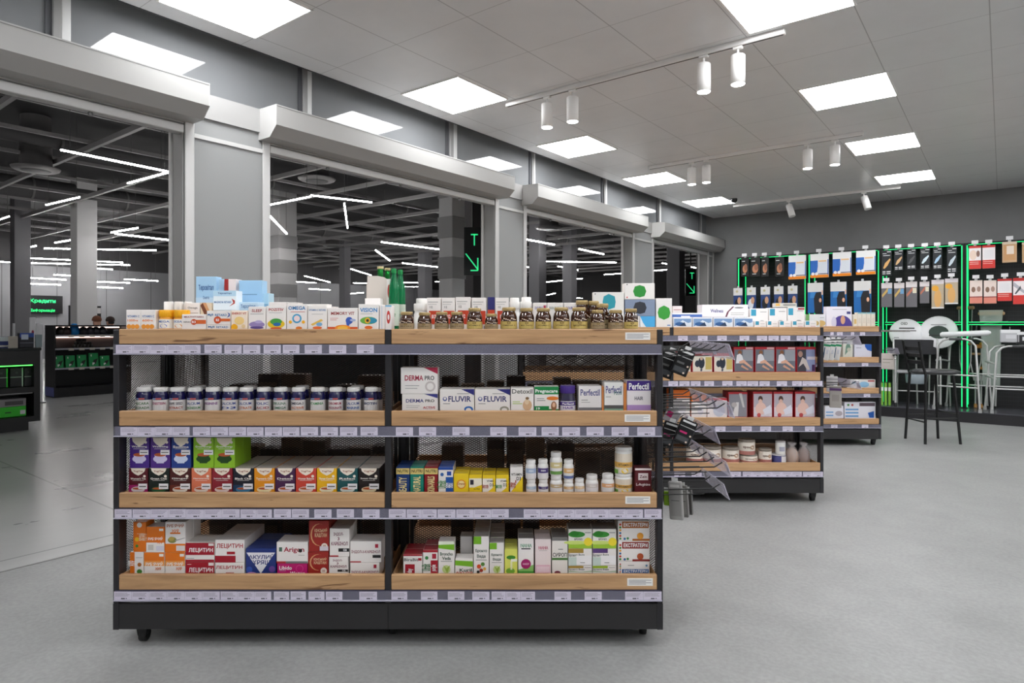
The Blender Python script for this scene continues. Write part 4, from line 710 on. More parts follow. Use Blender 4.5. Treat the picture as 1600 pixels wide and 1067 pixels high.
for i, (a, b) in enumerate(((1172, 1200.5), (1201.5, 1229.5), (1230.5, 1257.5))):
    carton(g2, 0, a, b, (482, 481, 480)[i], 'eae6e4', [r_(.05, .6, .33, .95, '3a98b8'), e_(.65, .2, .22, .16, '8a8888'), e_(.65, .12, .16, .1, 'eae6e4'), r_(.55, .8, .9, .83, '999')]+([r_(.6, .88, .98, .96, 'b0303a')] if i == 2 else []), 'tall white box with teal square, %s of three behind' % on[i], back=.09, group='tall white boxes with teal squares')
carton(g2, 0, 1212, 1245, 473.5, 'd8d4cc', [r_(0, .3, .2, .9, 'e8b860'), r_(.35, .4, .95, .7, '888')], 'flat grey box lying on the tall teal square boxes', back=.1, yb=479.8, group=GT)
carton(g2, 0, 1259, 1281, 491, 'dcdcdc', [r_(0, .5, .25, 1, '6a9a5a'), e_(.7, .3, .25, .2, 'c8a86a')], 'white box with green square at the right end of second gondola', back=.09, group=GT)
# mask boxes on the hidden left module of the second gondola
hexa = lambda c, cx=.5, cy=.5, r=.36: p_([(cx, cy+r*1.1), (cx+r*.42, cy+r*.72), (cx+r*.5, cy), (cx+r*.42, cy-r*.72), (cx, cy-r*1.1), (cx-r*.42, cy-r*.72), (cx-r*.5, cy), (cx-r*.42, cy+r*.72)], c)
GM = 'mask boxes with hexagons'
def hx(c): return ('p', [(.5, .88), (.66, .8), (.72, .5), (.66, .2), (.5, .12), (.34, .2), (.28, .5), (.34, .8)], c)
carton(g2, 0, 1025, 1050, 466, 'e6e2df', [p_([(.5, .75), (.82, .66), (.9, .5), (.82, .33), (.5, .25), (.18, .33), (.1, .5), (.18, .66)], '3a9a3a'), r_(.7, .04, .9, .08, '6a8ac0')], 'upright white box with green hexagon, standing alone on its short side', group=GM, name='mask_box')
carton(g2, 0, 1000, 1023.5, 494, 'e4e8ee', [p_([(0, 1), (.2, .4), (.4, 0), (1, 0), (1, 1)], '4aa8e0')], 'white box with sky blue shape under the grey hexagon box', group=GM, name='mask_box')
carton(g2, 0, 976.5, 1023.5, 468, '8290a8', [hx('33363e')], 'slate blue box with dark hexagon, middle of mask stack', yb=493.6, group=GM, name='mask_box', depth=.1)
carton(g2, 0, 976, 1023, 442.5, 'e8e4e0', [hx('2f8f3a'), c_(.08, .12, .05, 'd06060'), c_(.08, .92, .04, '555')], 'white box with green hexagon on top of the slate blue box', yb=467.6, group=GM, name='mask_box', depth=.1)
carton(g2, 0, 977, 999.5, 494, 'dcd8d8', [], 'plain white box supporting the slate blue box', group=GM, name='mask_box', vis=511)
carton(g2, 0, 927, 975, 456.5, 'e6e4e0', [('p', [(.5, .95), (.7, .88), (.73, .72), (.7, .56), (.5, .5), (.34, .56), (.3, .72), (.34, .88)], '2f98a8'), c_(.06, .95, .02, '555')], 'white box with teal hexagon, left of the mask stack', group=GM, name='mask_box')
carton(g2, 0, 1051, 1066, 478, 'e0d8d8', [r_(.1, .8, .9, .84, 'b88')], 'narrow pinkish box behind the upright green hexagon box', back=.2, group=GT)
# red stocking boxes
def lady(v):
    bg = [r_(.03, .03, .97, .9, '6a6e78'), r_(.45, .45, .97, .9, '9a9ea6'), r_(0, .9, 1, 1, 'b82430'), r_(.6, .92, .96, .98, 'e8c0c0')]
    if v == 0: return bg+[e_(.3, .78, .1, .09, '8a5a3a'), p_([(.1, .35), (.15, .68), (.3, .74), (.42, .66), (.5, .42), (.3, .36)], 'e8e6ea'), p_([(.25, .42), (.5, .5), (.92, .2), (.9, .14), (.5, .36), (.28, .34)], 'd8a890'), p_([(.4, .3), (.75, .12), (.7, .08), (.35, .22)], 'c89880')]
    if v == 1: return [r_(.03, .03, .97, .86, 'e2ddd0'), r_(0, .86, 1, 1, 'c42a2a'), r_(.65, .15, .95, .8, 'c8b468'), e_(.45, .5, .16, .3, '26303e'), e_(.45, .72, .07, .09, 'd8b8a0'), e_(.25, .45, .12, .18, '2e3644'), p_([(.4, .2), (.5, .2), (.48, .06), (.4, .06)], '4a5262')]
    if v == 2: return [r_(.03, .03, .97, .92, 'd8d0d8'), r_(0, .92, 1, 1, 'b82430'), r_(.03, .4, .97, .92, 'b8b0ba'), e_(.38, .72, .12, .12, '4a342c'), e_(.38, .62, .1, .1, 'e0b8a8'), e_(.4, .35, .28, .24, 'e6c0b4'), p_([(.5, .3), (.9, .5), (.97, .2), (.6, .1)], 'dcdce8'), c_(.3, .1, .1, 'c05050')]
    if v == 3: return [r_(.03, .03, .97, .92, '8a8890'), r_(0, .92, 1, 1, 'b82430'), p_([(.2, .05), (.4, .6), (.55, .6), (.5, .05)], 'd8d4d4'), p_([(.55, .95), (.7, .95), (.85, .4), (.75, .4)], 'c8c4c4'), e_(.3, .5, .14, .1, 'b8b0b0')]
    return [r_(.03, .03, .5, .9, '3c3a44'), r_(.5, .03, .97, .9, '8a92b8'), r_(0, .9, 1, 1, 'b82430'), e_(.2, .72, .12, .12, 'b08a7a'), p_([(.1, .2), (.3, .6), (.5, .5), (.7, .1), (.55, .1), (.35, .35)], 'c4b8b4'), r_(.55, .5, .97, .62, 'd0c8d4'), r_(.8, .05, .95, .3, '4a2a5a')]
RB = 'b21e28'; GRD = 'red stocking boxes'
for i, (a, b, y, v, lb) in enumerate(((1050, 1080, 549, 1, 'red box with city picture, half behind hanging black packets'), (1081.5, 1113.5, 552, 1, 'red box with a dark coated figure, left of its twin'), (1115, 1145.6, 552, 1, 'red box with a dark coated figure, right of its twin'), (1146.5, 1177.7, 542, 0, 'red box with seated woman in white blouse, first'), (1179.5, 1210.6, 542, 0, 'red box with seated woman in white blouse, second'), (1212, 1243.5, 542, 0, 'red box with seated woman in white blouse, third'), (1244.5, 1274.5, 542, 4, 'red box with suited figure on a bench, upper row right end'))):
    carton(g2, 1, a, b, y, RB, lady(v), lb, group=GRD, name='stocking_box', rows=2)
for i, (a, b, y, v, base, lb) in enumerate(((1048, 1078, 609, 5, 'e0701c', 'orange topped white box behind the end hooks'), (1080, 1104, 617, 5, 'e07a2c', 'smaller orange topped box right of the first orange one'), (1105, 1136, 622, 6, 'e8e0e0', 'white box with red top edge, left of grey picture box'), (1138, 1168, 612.5, 3, RB, 'red edged box with grey leg picture'), (1176.5, 1207, 612, 2, RB, 'red box with couple in pale clothes, first'), (1208.5, 1239, 612, 2, RB, 'red box with couple in pale clothes, second'), (1242, 1274, 612, 2, RB, 'red box with couple in pale clothes, third'))):
    it = lady(v) if v < 5 else ([r_(0, 0, 1, .7, 'e8e2e0'), e_(.6, .3, .2, .2, 'd8d4dc')] if v == 5 else [r_(0, .88, 1, 1, 'c0303a'), e_(.6, .35, .3, .3, 'c0c4d4')])
    carton(g2, 2, a, b, y, base, it, lb, group=GRD, name='stocking_box', rows=2)
WT = mat('e6dcd0', .4)
def tub(a, b, y, yb, lb, g=g2, sh=3): bottle(g, sh, a, b, y, WT, mat('8f867c', .4), [r_(-.3, .0, 1.3, .3, 'b87a72'), t_('крем', .35, .6, .4, .2, '6a4a3a'), e_(.7, .6, .15, .18, 'b89a80')], lb, yb=yb, capf=.14, capr=.98, shoulder=.02, neckf=.01, group='cream tubs on the second gondola', name='cream_tub', cat='tub')
tub(1076, 1102, 698, None, 'cream tub behind the clear hook flap, first'); tub(1103, 1131, 699, None, 'cream tub with brown cup print, second'); tub(1133, 1159, 700, None, 'cream tub left of the stacked tubs')
tub(1161, 1188, 711, None, 'squat cream tub under another tub'); tub(1158, 1184, 688, 710.8, 'cream tub standing on a squat one'); tub(1189.5, 1209, 702, None, 'cream tub right of the stacked tubs')
bottle(g2, 3, 1210, 1232, 711, mat('3a3a78', .4), mat('d8d4d8', .4), [r_(.5, 0, 1.3, 1, 'e0dce0')], 'low violet and white can under a slim white can', capf=.1, capr=.98, shoulder=.02, neckf=.01, name='cream_tub', cat='tub', group='cream tubs on the second gondola')
bottle(g2, 3, 1215, 1230, 690, WP, mat('c8c4c4', .4), [r_(.2, .3, .8, .7, 'b0b0c0')], 'slim white can on the low violet can', yb=710.8, capf=.1, capr=.98, shoulder=.02, neckf=.01, name='cream_tub', cat='tub', group='cream tubs on the second gondola')
for i, (a, b) in enumerate(((1232, 1251), (1251, 1269))):
    k = 4.45/F; R = (b-a)/2*k; m = MB(); cc = mat(['c0a08c', '8a6658'][i], .5); hh = .14
    prof = [(R*.8, 0), (R*.98, .012), (R*1.02, .05), (R*.9, .085), (R*.55, .105), (R*.2, .112)]; m.lathe(prof, cc, seg=18)
    o = m.build('sponge_bag', None, ((a+b)/2*k-.8*4.45, 4.45+R, SURF[3]+.0003)); tag(o, ['pale pink sponge in a tied clear bag on the bottom shelf', 'brown sponge in a tied clear bag, rightmost on bottom shelf'][i], 'bag', 'bagged sponges')
    m = MB(); m.lathe([(R*.72, -.002+.004), (R*1.04, .02), (R*1.06, .06), (R*.98, .09), (R*.6, .118), (R*.34, .126), (R*.8, .146), (R*.7, .152)], mat('f0e8e8', .1, alpha=.3), seg=12, cap=False); m.build('clear_bag', o)
# ---- third gondola
carton(g3, 0, 1291, 1331, 479, 'dfdbe4', [e_(.62, .0, .4, .55, '4a3a8a'), e_(.3, .2, .1, .3, 'c8c4d8'), e_(.65, .32, .09, .22, 'c8987a'), r_(.25, .85, .8, .87, '998'), r_(.8, .62, .95, .75, '3a3a7a')], 'white box with violet arc and brown haired woman, on farthest gondola', group='boxes on the farthest gondola')
carton(g3, 0, 1266, 1290, 491, 'd6d6dc', [r_(0, .5, .25, 1, '6a9a5a'), e_(.7, .25, .3, .25, 'c8a86a'), r_(.4, .7, .9, .74, '999')], 'pale box with green corner square on farthest gondola', group='boxes on the farthest gondola')
for i in range(5):
    carton(g3, 0, 1333+i*7, 1339.6+i*7, 488 if i else 491, 'ded6c8', [r_(0, .9, 1, 1, '7ab0b8' if i else 'ded6c8'), r_(.2, .2, .8, .6, 'd0b070' if i == 0 else 'd4cabc')], 'slim cream box, %s of five on the farthest gondola' % on[i], group='slim cream boxes')
carton(g3, 1, 1317, 1332.5, 529, 'cfd0c4', [p_([(.2, .1), (.8, .5), (.6, .9), (.3, .6)], '6a8a7a'), c_(.6, .4, .2, 'b8b8a8')], 'greenish white picture box, second shelf of farthest gondola'); carton(g3, 1, 1335, 1362, 538, 'd8d8e4', [p_([(.6, 1), (1, 1), (1, .45), (.75, .55), (.62, .8)], '1f5ab0'), r_(.1, .7, .4, .74, '889')], 'white box with blue rounded corner on farthest gondola')
carton(g3, 2, 1328, 1368, 593, 'e0dedc', [e_(.55, .4, .2, .35, '8ab8d8'), r_(.7, .75, .96, .9, 'b03a3a'), r_(.08, .5, .25, .75, '3a98b8')], 'flat white box with red tag, third shelf of farthest gondola'); 
carton(g3, 3, 1289, 1318, 634, 'dcdce4', [r_(.05, .2, .45, .3, '6aa0d0'), r_(.05, .45, .45, .55, '6aa0d0'), e_(.75, .4, .2, .2, 'a8a0a8')], 'white box with blue stripes and grey sponge, bottom shelf'); carton(g3, 3, 1319.5, 1368, 628, 'dfdee6', [r_(.03, .1, .45, .2, '6aa0d0'), r_(.03, .3, .45, .4, '6aa0d0'), r_(.03, .5, .45, .6, '6aa0d0'), r_(.48, .75, .98, .95, '5a4a54'), p_([(.75, .35), (.95, .45), (.95, .05), (.8, .05)], '1f5ab0'), c_(.12, .82, .07, '4a8a4a'), c_(.25, .82, .07, 'b05050')], 'large white box with blue bars and blue pad, bottom shelf')
# ---- packets hanging on end hooks
def packet(x0, x1, y0, y1, Y, base, items, label, ang=0, th=.02, group=None, name='hanging_packet', rz=-.45):
    k = Y/F; w, h = (x1-x0)*k, (y1-y0)*k; m = MB(); m.T = Matrix.Rotation(ang, 4, 'Y')
    m.box(-w/2, w/2, 0, th, -h, -.0, mat(base, .3), .003); art(m, items, -w/2, w/2, -h, 0)
    m.box(-.012, .012, th*.3, th*.5, 0, .014, mat('ddd', .3))
    o = m.build(name, None, (((x0+x1)/2-800)*k, Y, EYE-(y0-HZ)*k), rz); tag(o, label, 'packet', group); return o
bk = lambda c: [r_(.1, .86, .9, .94, 'ddd'), r_(.05, .68, .95, .71, 'bbb'), r_(.15, .42, .6, .5, c), r_(.1, .1, .85, .3, '4a4c50'), c_(.75, .12, .06, 'e8d0c0'), c_(.85, .4, .06, 'e8d0c0')]
packet(1038, 1064, 549, 592, 2.62, '161617', bk('555'), 'tilted black packet hanging at the top end hooks, left one', .35, group='black packets on the end hooks', rz=-.1); packet(1062, 1088, 547, 588, 2.56, '18181a', bk('666'), 'tilted black packet hanging at the top end hooks, right one', .38, group='black packets on the end hooks', rz=-.1)
packet(1040, 1062, 660, 699, 2.62, '161617', bk('b0246a'), 'black packet with pink block on lower end hooks, left one', .3, group='black packets on the end hooks', rz=-.1); packet(1066, 1092, 657, 696, 2.54, '18181a', bk('c02a70'), 'black packet with pink block on lower end hooks, right one', .4, group='black packets on the end hooks', rz=-.1)
packet(1044, 1066, 641, 664, 2.72, 'b8b4b8', [r_(.1, .4, .5, .8, 'c02a70')], 'small pale packet with pink spot behind the black ones', .5)
for i, (a, b, Y) in enumerate(((1043, 1064, 2.52), (1056, 1073, 2.62), (1064, 1080, 2.74))):
    packet(a, b, 753+6*i, 812-4*i, Y, ['9a9896', '7c7a78', '5a5856'][i], [r_(.12, .1, .88, .8, ['8a8886', '8f8d8a', '4a4846'][i]), r_(.15, .86, .85, .93, 'c8c6c4'), r_(.2, .5, .8, .52, '555')], 'grey blister packet, %s of three on the lowest end hooks' % on[i], -.06, group='grey blister packets', rz=-.5)
packet(1037, 1046, 768, 790, 2.56, '8ab82a', [r_(.2, .2, .8, .8, '9ac83a')], 'small lime green packet at the lowest end hooks')
gs = [r_(0, .66, 1, .76, '1f8a5a'), r_(.15, .1, .3, .6, '3a5a7a'), r_(.4, .82, .9, .86, '999'), r_(.5, .3, .8, .5, 'c8c8d0')]
for i, a in enumerate((1289, 1297, 1306)):
    packet(a, a+10, 530, 563, 4.52+.06*i, 'dcdad8', gs, 'white and green packet on second gondola end, %s of three' % on[i], .14, group='white and green packets', rz=-.3)
packet(1297, 1314, 603, 637, 4.5, 'a8a29c', [r_(0, .78, 1, .9, '5a3a6a'), r_(.2, .3, .8, .6, '9a948e')], 'grey packet with plum band on second gondola end'); packet(1292, 1308, 588, 612, 4.66, 'd4d0d2', [r_(0, .6, 1, .64, '777'), r_(0, .8, 1, .84, '777')], 'pale packet behind the grey one with plum band')

# ------------------------------------------------------------ WALL DISPLAY (back wall)
def nb(px, s):
    t = (px-800)/F; Y = s/(t*SA+CA); return Y*(t*CA-SA), Y
def zb_(py, Y): return EYE-(py-HZ)/F*Y
SF = 10.1; NB = [nb(1151, SF)[0], nb(1261, SF)[0], nb(1376, SF)[0], nb(1507, SF)[0]]; NB.append(NB[3]+1.0); NB.append(NB[4]+1.0)
DTOP = 2.27; PLAT = .125
PEG = noisy('black_peg_panel', '101012', '19191b', 8, .45); seamed(PEG, [(2, .05, 0, .006), (0, .025, 0, .002)], '2c2c30', .8)
m = MB(); m.box(NB[0]-.05, NB[5], 9.76, SB-.001, .0, PLAT, mat('232225', .45)); m.box(NB[0]-.052, NB[5]+.002, 9.755, SB-.03, PLAT, PLAT+.012, mat('4a4a50', .25)); m.box(NB[0]-.05, NB[5], 9.8, SB-.01, 0, .02, BLACK)
e = rbuild(m, 'display_plinth'); tag(e, 'long black low plinth along the back wall under the green lit bays', 'plinth')
BW = ['leftmost green lit black wall bay, holding boxed supports', 'green lit black wall bay with knee supports, second from left', 'green lit black wall bay with black insole packets', 'green lit black wall bay with red and white packets', 'rightmost black wall bay beyond the picture']
for i in range(5):
    a, b = NB[i], NB[i+1]; e = empty('display_bay', room((a+b)/2, 10.3, PLAT+.012), RZ); tag(e, BW[i], 'wall display', 'green lit wall display bays')
    L = (b-a)/2; z0, z1 = 0, DTOP-PLAT-.012; y0 = SF-10.3
    m = MB(); m.box(-L+.001, L-.001, .17, .2, z0, z1, PEG); m.build('peg_panel', e)
    for q, nm in ((-1, 'side_fin'), (1, 'side_fin')):
        m = MB(); m.box(q*L-q*.001, q*(L-.022), y0, .17, z0, z1, BLACK, .002); f = m.build(nm, e)
        m = MB(); m.box(q*(L-.022), q*(L-.034), y0+.004, y0+.016, .02, z1-.03, GREEN); m.box(q*(L-.022), q*(L-.03), .155, .168, .02, z1-.03, GREEN); m.build('light_strip', f)
    m = MB(); m.box(-L+.023, L-.023, y0, .17, z1-.02, z1, BLACK, .002); f = m.build('top_fascia', e)
    m = MB(); m.box(-L+.04, L-.04, y0+.002, y0+.01, z1-.028, z1-.021, GREEN); m.build('light_strip', f)
    zc = 1.235-PLAT-.012
    m = MB(); m.box(-L+.035, L-.035, y0+.12, .17, zc-.02, zc+.02, BLACK, .002); f = m.build('middle_fascia', e)
    m = MB(); m.box(-L+.04, L-.04, y0+.11, y0+.119, zc+.012, zc+.02, GREEN); m.box(-L+.04, L-.04, y0+.11, y0+.119, zc-.02, zc-.012, GREEN); m.build('light_strip', f)
def wallpack(x0, x1, y0, y1, base, items, label, s=9.98, group=None, tagc=True, th=.025, name='hanging_packet'):
    n0, Ya = nb(x0, s); n1, Yb = nb(x1, s); Y = (Ya+Yb)/2; zt, zb = zb_(y0, Y), zb_(y1, Y); w = n1-n0; h = zt-zb
    m = MB(); m.box(-w/2, w/2, 0, th, -h, 0, mat(base, .35), .003); art(m, items, -w/2, w/2, -h, 0)
    m.box(-.015, .015, th*.4, th*.5, 0, .03, mat('ccc', .3))
    o = m.build(name, None, room((n0+n1)/2, s, zt), RZ); tag(o, label, 'packet', group)
    hk = MB(); hk.tube([(0, -.03, .02), (0, .47, .02)], .004, CHROME, 6); hk.build('hook', o)
    if tagc:
        p = MB(); p.box(-.035, .035, -.034, -.031, .022, .065, mat('dedcde', .4)); p.build('price_tag', o)
    return o
for i, (a, b) in enumerate(((1158, 1170), (1172.5, 1187.5), (1189.5, 1201), (1211, 1225))):
    wallpack(a, b, 403+i*-.6, 432, '121010', [e_(.5, .4, .3, .22, 'b87a58'), e_(.6, .5, .2, .18, '8a5a44'), r_(.2, .12, .6, .15, 'ccc'), r_(.1, .8, .5, .84, 'bbb')], 'black packet with copper print, %s in the top left bay' % on[i], group='black packets with copper print')
for i, (a, b) in enumerate(((1232, 1259), (1266, 1294.5), (1301, 1330), (1337.5, 1368))):
    wallpack(a, b, 399-2.6*i, 436-2.4*i, 'f0efee', [r_(0, .12, .42, .72, '2a6ac0'), p_([(.36, .12), (.46, .72), (.88, .72), (.98, .12)], 'dfe3ea'), r_(.46, .66, .88, .72, 'f2c890'), r_(.95, .12, 1, .75, '2a6ac0'), r_(0, 0, 1, .12, 'f08c1c'), r_(.36, .14, .96, .17, '333'), c_(.15, .16, .09, 'eee'), c_(.35, .16, .09, 'eee')], 'white and orange belt box with blue panel, %s in the top row' % on[i], group='belt boxes with orange base')
for i, (a, b) in enumerate(((1146, 1160), (1167, 1181), (1188.5, 1203), (1209.5, 1224), (1231, 1246))):
    wallpack(a, b, 450-.9*i, 486, '2a4478', [r_(0, .68, 1, 1, 'd8d6d4'), r_(0, 0, 1, .1, '24406a'), e_(.45, .3, .3, .22, '1a1a22' if i != 1 else 'd8dce4'), e_(.65, .45, .2, .15, 'c89a7a'), c_(.4, .85, .14, 'c0b890')], 'narrow navy packet with white top, %s in the lower left bay row' % on[i], group='narrow navy packets', tagc=False)
for i, (a, b) in enumerate(((1262, 1286), (1297.5, 1322.5), (1334, 1361))):
    wallpack(a, b, 442-1.5*i, 489, '1f6ab0', [r_(0, .7, 1, 1, 'dcdad8'), p_([(.45, 0), (.4, .5), (.55, .68), (.85, .7), (.98, .4), (.95, 0)], '1e1d22'), e_(.82, .42, .08, .07, 'e8b090'), p_([(.2, .7), (.5, .68), (.42, .5), (.15, .5)], '3a86c8'), r_(.9, .6, 1, .75, 'e8c0a0')], 'blue packet showing black knee support, %s of three' % on[i], group='blue knee support packets', tagc=False)
for i, (a, b, y0, y1, c) in enumerate(((1377.5, 1393, 391, 431, 'd8a868'), (1397, 1411, 390, 423, 'd0a878'), (1417, 1431, 389, 421, '4a4a4c'), (1437.5, 1453, 388, 421, 'c8d8e0'), (1457.5, 1472, 387, 421, 'a0c0d8'), (1479.5, 1495, 386, 427, 'c0ccd4'))):
    wallpack(a, b, y0, y1, '1c2024', [r_(.1, .86, .5, .88, 'ddd'), r_(.55, .92, .95, .95, 'ddd'), r_(.15, .78, .85, .81, 'bbb'), p_([(.15, .3), (.35, .5), (.85, .68), (.9, .62), (.6, .4), (.3, .28)], c), r_(.1, .14, .4, .18, 'ddd'), r_(.5, .14, .9, .18, 'ddd'), r_(.1, .07, .4, .1, 'ddd'), r_(.5, .07, .9, .1, 'ddd')], 'black insole packet, %s in the top row of the insole bay' % on[i], group='black insole packets')
for i, (a, b, y0, y1) in enumerate(((1377, 1394, 442, 480), (1397, 1413, 442, 480), (1415.5, 1433, 440, 480), (1437, 1452, 440, 474), (1455.5, 1475, 437, 482), (1476.5, 1497, 435, 475))):
    f = [r_(0, .78, 1, 1, 'd8d0d0'), p_([(.05, .5), (.6, .8), (.7, .7), (.1, .4)], ['c8a860', 'c8a860', 'b8705a', 'b8705a'][i] if i < 4 else 'e0a040'), r_(.6, .55, .95, .75, '6a9ac0' if i < 2 else 'd8d0b8')] if i < 4 else [r_(0, .85, 1, 1, 'd4ccd0'), e_(.5, .35, .3, .32, 'd8a868'), e_(.3, .7, .28, .1, 'e8a83a'), r_(0, 0, 1, .05, 'ddd')]
    wallpack(a, b, y0, y1, '6a686c' if i < 4 else 'b8a890', f, 'grey packet with foot picture, %s in the lower insole row' % on[i] if i < 4 else 'clear packet with tan foot pads, %s' % ['left of the tall crutches', 'nearest the tall crutches'][i-4], group='foot care packets')
RDW = lambda v: [r_(0, .9, 1, 1, 'c8302c'), r_(0, 0, 1, .36, 'd23a34'), r_(.05, .28, .8, .3, 'f0c8c0'), r_(.05, .2, .8, .22, 'f0c8c0')]+([e_(.35, .6, .3, .22, 'e8d0c0'), e_(.75, .65, .14, .14, '8a6a60')] if v == 0 else [r_(.12, .42, .88, .8, 'e4e0e2')])
wallpack(1514, 1533, 384, 420, 'efe8e8', RDW(0), 'red and white packet with wrist picture, top row', group='red and white packets'); wallpack(1535, 1555, 383, 419, 'efe8e8', RDW(1), 'red and white packet with white bandage, top row', group='red and white packets')
TN = [r_(.1, .1, .9, .85, 'c89868'), r_(.3, .4, .8, .8, 'e8d8c8'), r_(0, .88, 1, 1, 'd8c8b0')]
wallpack(1566, 1589, 377.5, 410, 'c8a480', TN, 'tan wrapped packet at the top right of the display', group='tan packets'); wallpack(1597, 1620, 378, 410, 'c8a480', TN, 'tan packet cut by the right edge of the photo', group='tan packets')
for i, (a, b) in enumerate(((1515, 1535), (1537, 1557))):
    wallpack(a, b, 438, 474, 'e6d4cc', [r_(0, 0, 1, .3, 'dd8a78'), r_(0, .26, 1, .3, '8a2a2a'), e_(.3, .6, .16, .12, '8a6a5a'), e_(.72, .62, .15, .12, 'a8887a')], 'white and salmon packet with two foot pictures, %s' % ['left one', 'right one'][i], group='white and salmon packets')
wallpack(1558.5, 1581, 435.5, 470, 'efe6e6', RDW(1), 'red and white packet with plain window, lower row', group='red and white packets'); wallpack(1583, 1606, 434, 475, 'efe6e6', [r_(0, .88, 1, 1, 'c8302c'), r_(0, 0, 1, .34, 'd23a34'), p_([(.05, .85), (1, .4), (1, .3), (0, .7)], 'b8b4bc'), p_([(.1, .4), (.5, .7), (.55, .6), (.2, .38)], '55585c')], 'red and white packet with grey crossed straps, cut by right edge', group='red and white packets')
# ---- mobility aids standing on the plinth
PZ = PLAT+.0125
def rpos(px, s, z=PZ): n, Y = nb(px, s); return room(n, s, z)
for i, (px, r, py) in enumerate(((1416, .2, 521), (1467, .215, 519))):
    n, Y = nb(px, 10.2); m = MB(); m.T = Matrix.Rotation(PI/2, 4, 'X')
    m.lathe([(r*.3, -.0), (r*.94, 0), (r, .012), (r, .03), (r*.94, .042), (r*.3, .04)], mat('f4f4f6', .25), seg=32)
    m.T = None
    if i: art(m, [e_(.5, .5, .26, .2, '3a4a42'), r_(.25, .38, .75, .42, '333'), p_([(.6, .42), (.7, .3), (.76, .3), (.7, .44)], '333'), r_(.3, .72, .7, .74, '888')], -r, r, -r, r, y=-.043)
    else: art(m, [r_(.3, .66, .75, .7, '444'), r_(.4, .58, .8, .61, '555'), t_('OSD', .45, .84, .2, .09, '555'), r_(.15, .35, .3, .37, '777')], -r, r, -r, r, y=-.043)
    m.v = [(x, y-.042 if False else y, z) for x, y, z in m.v]
    o = m.build('shower_seat', None, room(n, 10.2, zb_(py, Y)), RZ); tag(o, ['round white wrapped seat with black lettering, left of two', 'round white wrapped seat with dark bench drawing, right of two'][i], 'seat', 'round wrapped seats')
    m = MB(); zz0 = PZ-zb_(py, Y); m.tube([(-.1, .06, 0), (-.12, .1, zz0)], .011, TUBEM); m.build('leg', o); m = MB(); m.tube([(.1, .06, 0), (.12, .1, zz0)], .011, TUBEM); m.build('leg', o)
def walker(px, s, label, w=.5, d=.38, h=.84, rz=0):
    e = empty('walking_frame', rpos(px, s), RZ+rz); tag(e, label, 'walker', 'aluminium walking frames'); r = .0125
    for q in (-1, 1):
        m = MB(); x = q*w/2
        m.tube([(x*1.06, -d/2, .0), (x, -d/2+.05, h-.08), (x, -d/2+.1, h-.02), (x, -d/2+.16, h), (x, d/2-.16, h), (x, d/2-.1, h-.02), (x, d/2-.05, h-.08), (x*1.06, d/2, 0)], r, TUBEM, 10); f = m.build('side_frame', e)
        m = MB(); m.tube([(x, -.06, h), (x, .08, h)], .018, mat('4a4a4c', .6), 10); m.build('hand_grip', f)
        for z in (.3, .45): m = MB(); m.tube([(x*1.03, -d/2+.03, z), (x*1.03, d/2-.03, z)], r*.8, TUBEM, 8); m.build('side_bar', f)
        for y in (-d/2, d/2): m = MB(); m.lathe([(.019, 0), (.019, .03), (.014, .05)], mat('9a9a9a', .6), (x*1.06, y, 0), 10); m.build('rubber_foot', f)
    for z in (.42, .6): m = MB(); m.tube([(-w/2, d/2-.04, z), (-w/4, d/2+.01, z+.02), (w/4, d/2+.01, z+.02), (w/2, d/2-.04, z)], r*.9, TUBEM, 8); m.build('cross_bar', e)
    return e
walker(1504, 9.98, 'aluminium walking frame under the white wrapped roll', .42, .5, .9, PI/2-.25); walker(1588, 9.99, 'bright aluminium walking frame, nearest at the right edge', .36, .56, .82, PI/2+.2)

# roll lying across the frame
m = MB(); m.tube([(-.26, 0, 0), (-.24, 0, .002), (.24, 0, .03), (.27, 0, .032)], [.02, .036, .034, .015], mat('dedfe0', .3), 12)
n, Y = nb(1507, 9.9); o = m.build('wrapped_roll', None, room(n, 9.93, PZ+.9+.048), RZ-.1); tag(o, 'white plastic wrapped roll lying across the top of a walking frame', 'roll')
# commode chair
e = empty('commode_chair', rpos(1432, 9.98), RZ+.2); tag(e, 'grey commode chair with white bucket behind the bar stool', 'chair')
for x in (-.25, .25):
    for y in (-.12, .14): m = MB(); m.tube([(x, y, 0), (x, y, .62)], .0125, TUBEM, 10); m.lathe([(.018, 0), (.018, .03), (.013, .05)], RUBBER, (x, y, 0), 10); m.build('leg', e)
    m = MB(); m.tube([(x, -.12, .62), (x, -.1, .66), (x, .12, .68), (x, .14, .9)], .0125, TUBEM, 10); m.box(x-.025, x+.025, -.1, .1, .66, .685, BLACK, .008); m.build('armrest', e)
m = MB(); m.box(-.24, .24, -.12, .14, .44, .475, mat('9a9a9c', .4), .012); m.build('seat', e); m = MB(); m.box(-.24, .24, .14, .16, .68, .88, mat('26262a', .5), .01); m.build('backrest', e)
m = MB(); m.lathe([(.09, .3), (.12, .31), (.13, .43)], mat('a8b4bc', .3), (0, 0, 0), 20); m.build('bucket', e); m = MB(); m.tube([(-.25, .0, .2), (.25, 0, .2)], .01, TUBEM); m.build('cross_bar', e)
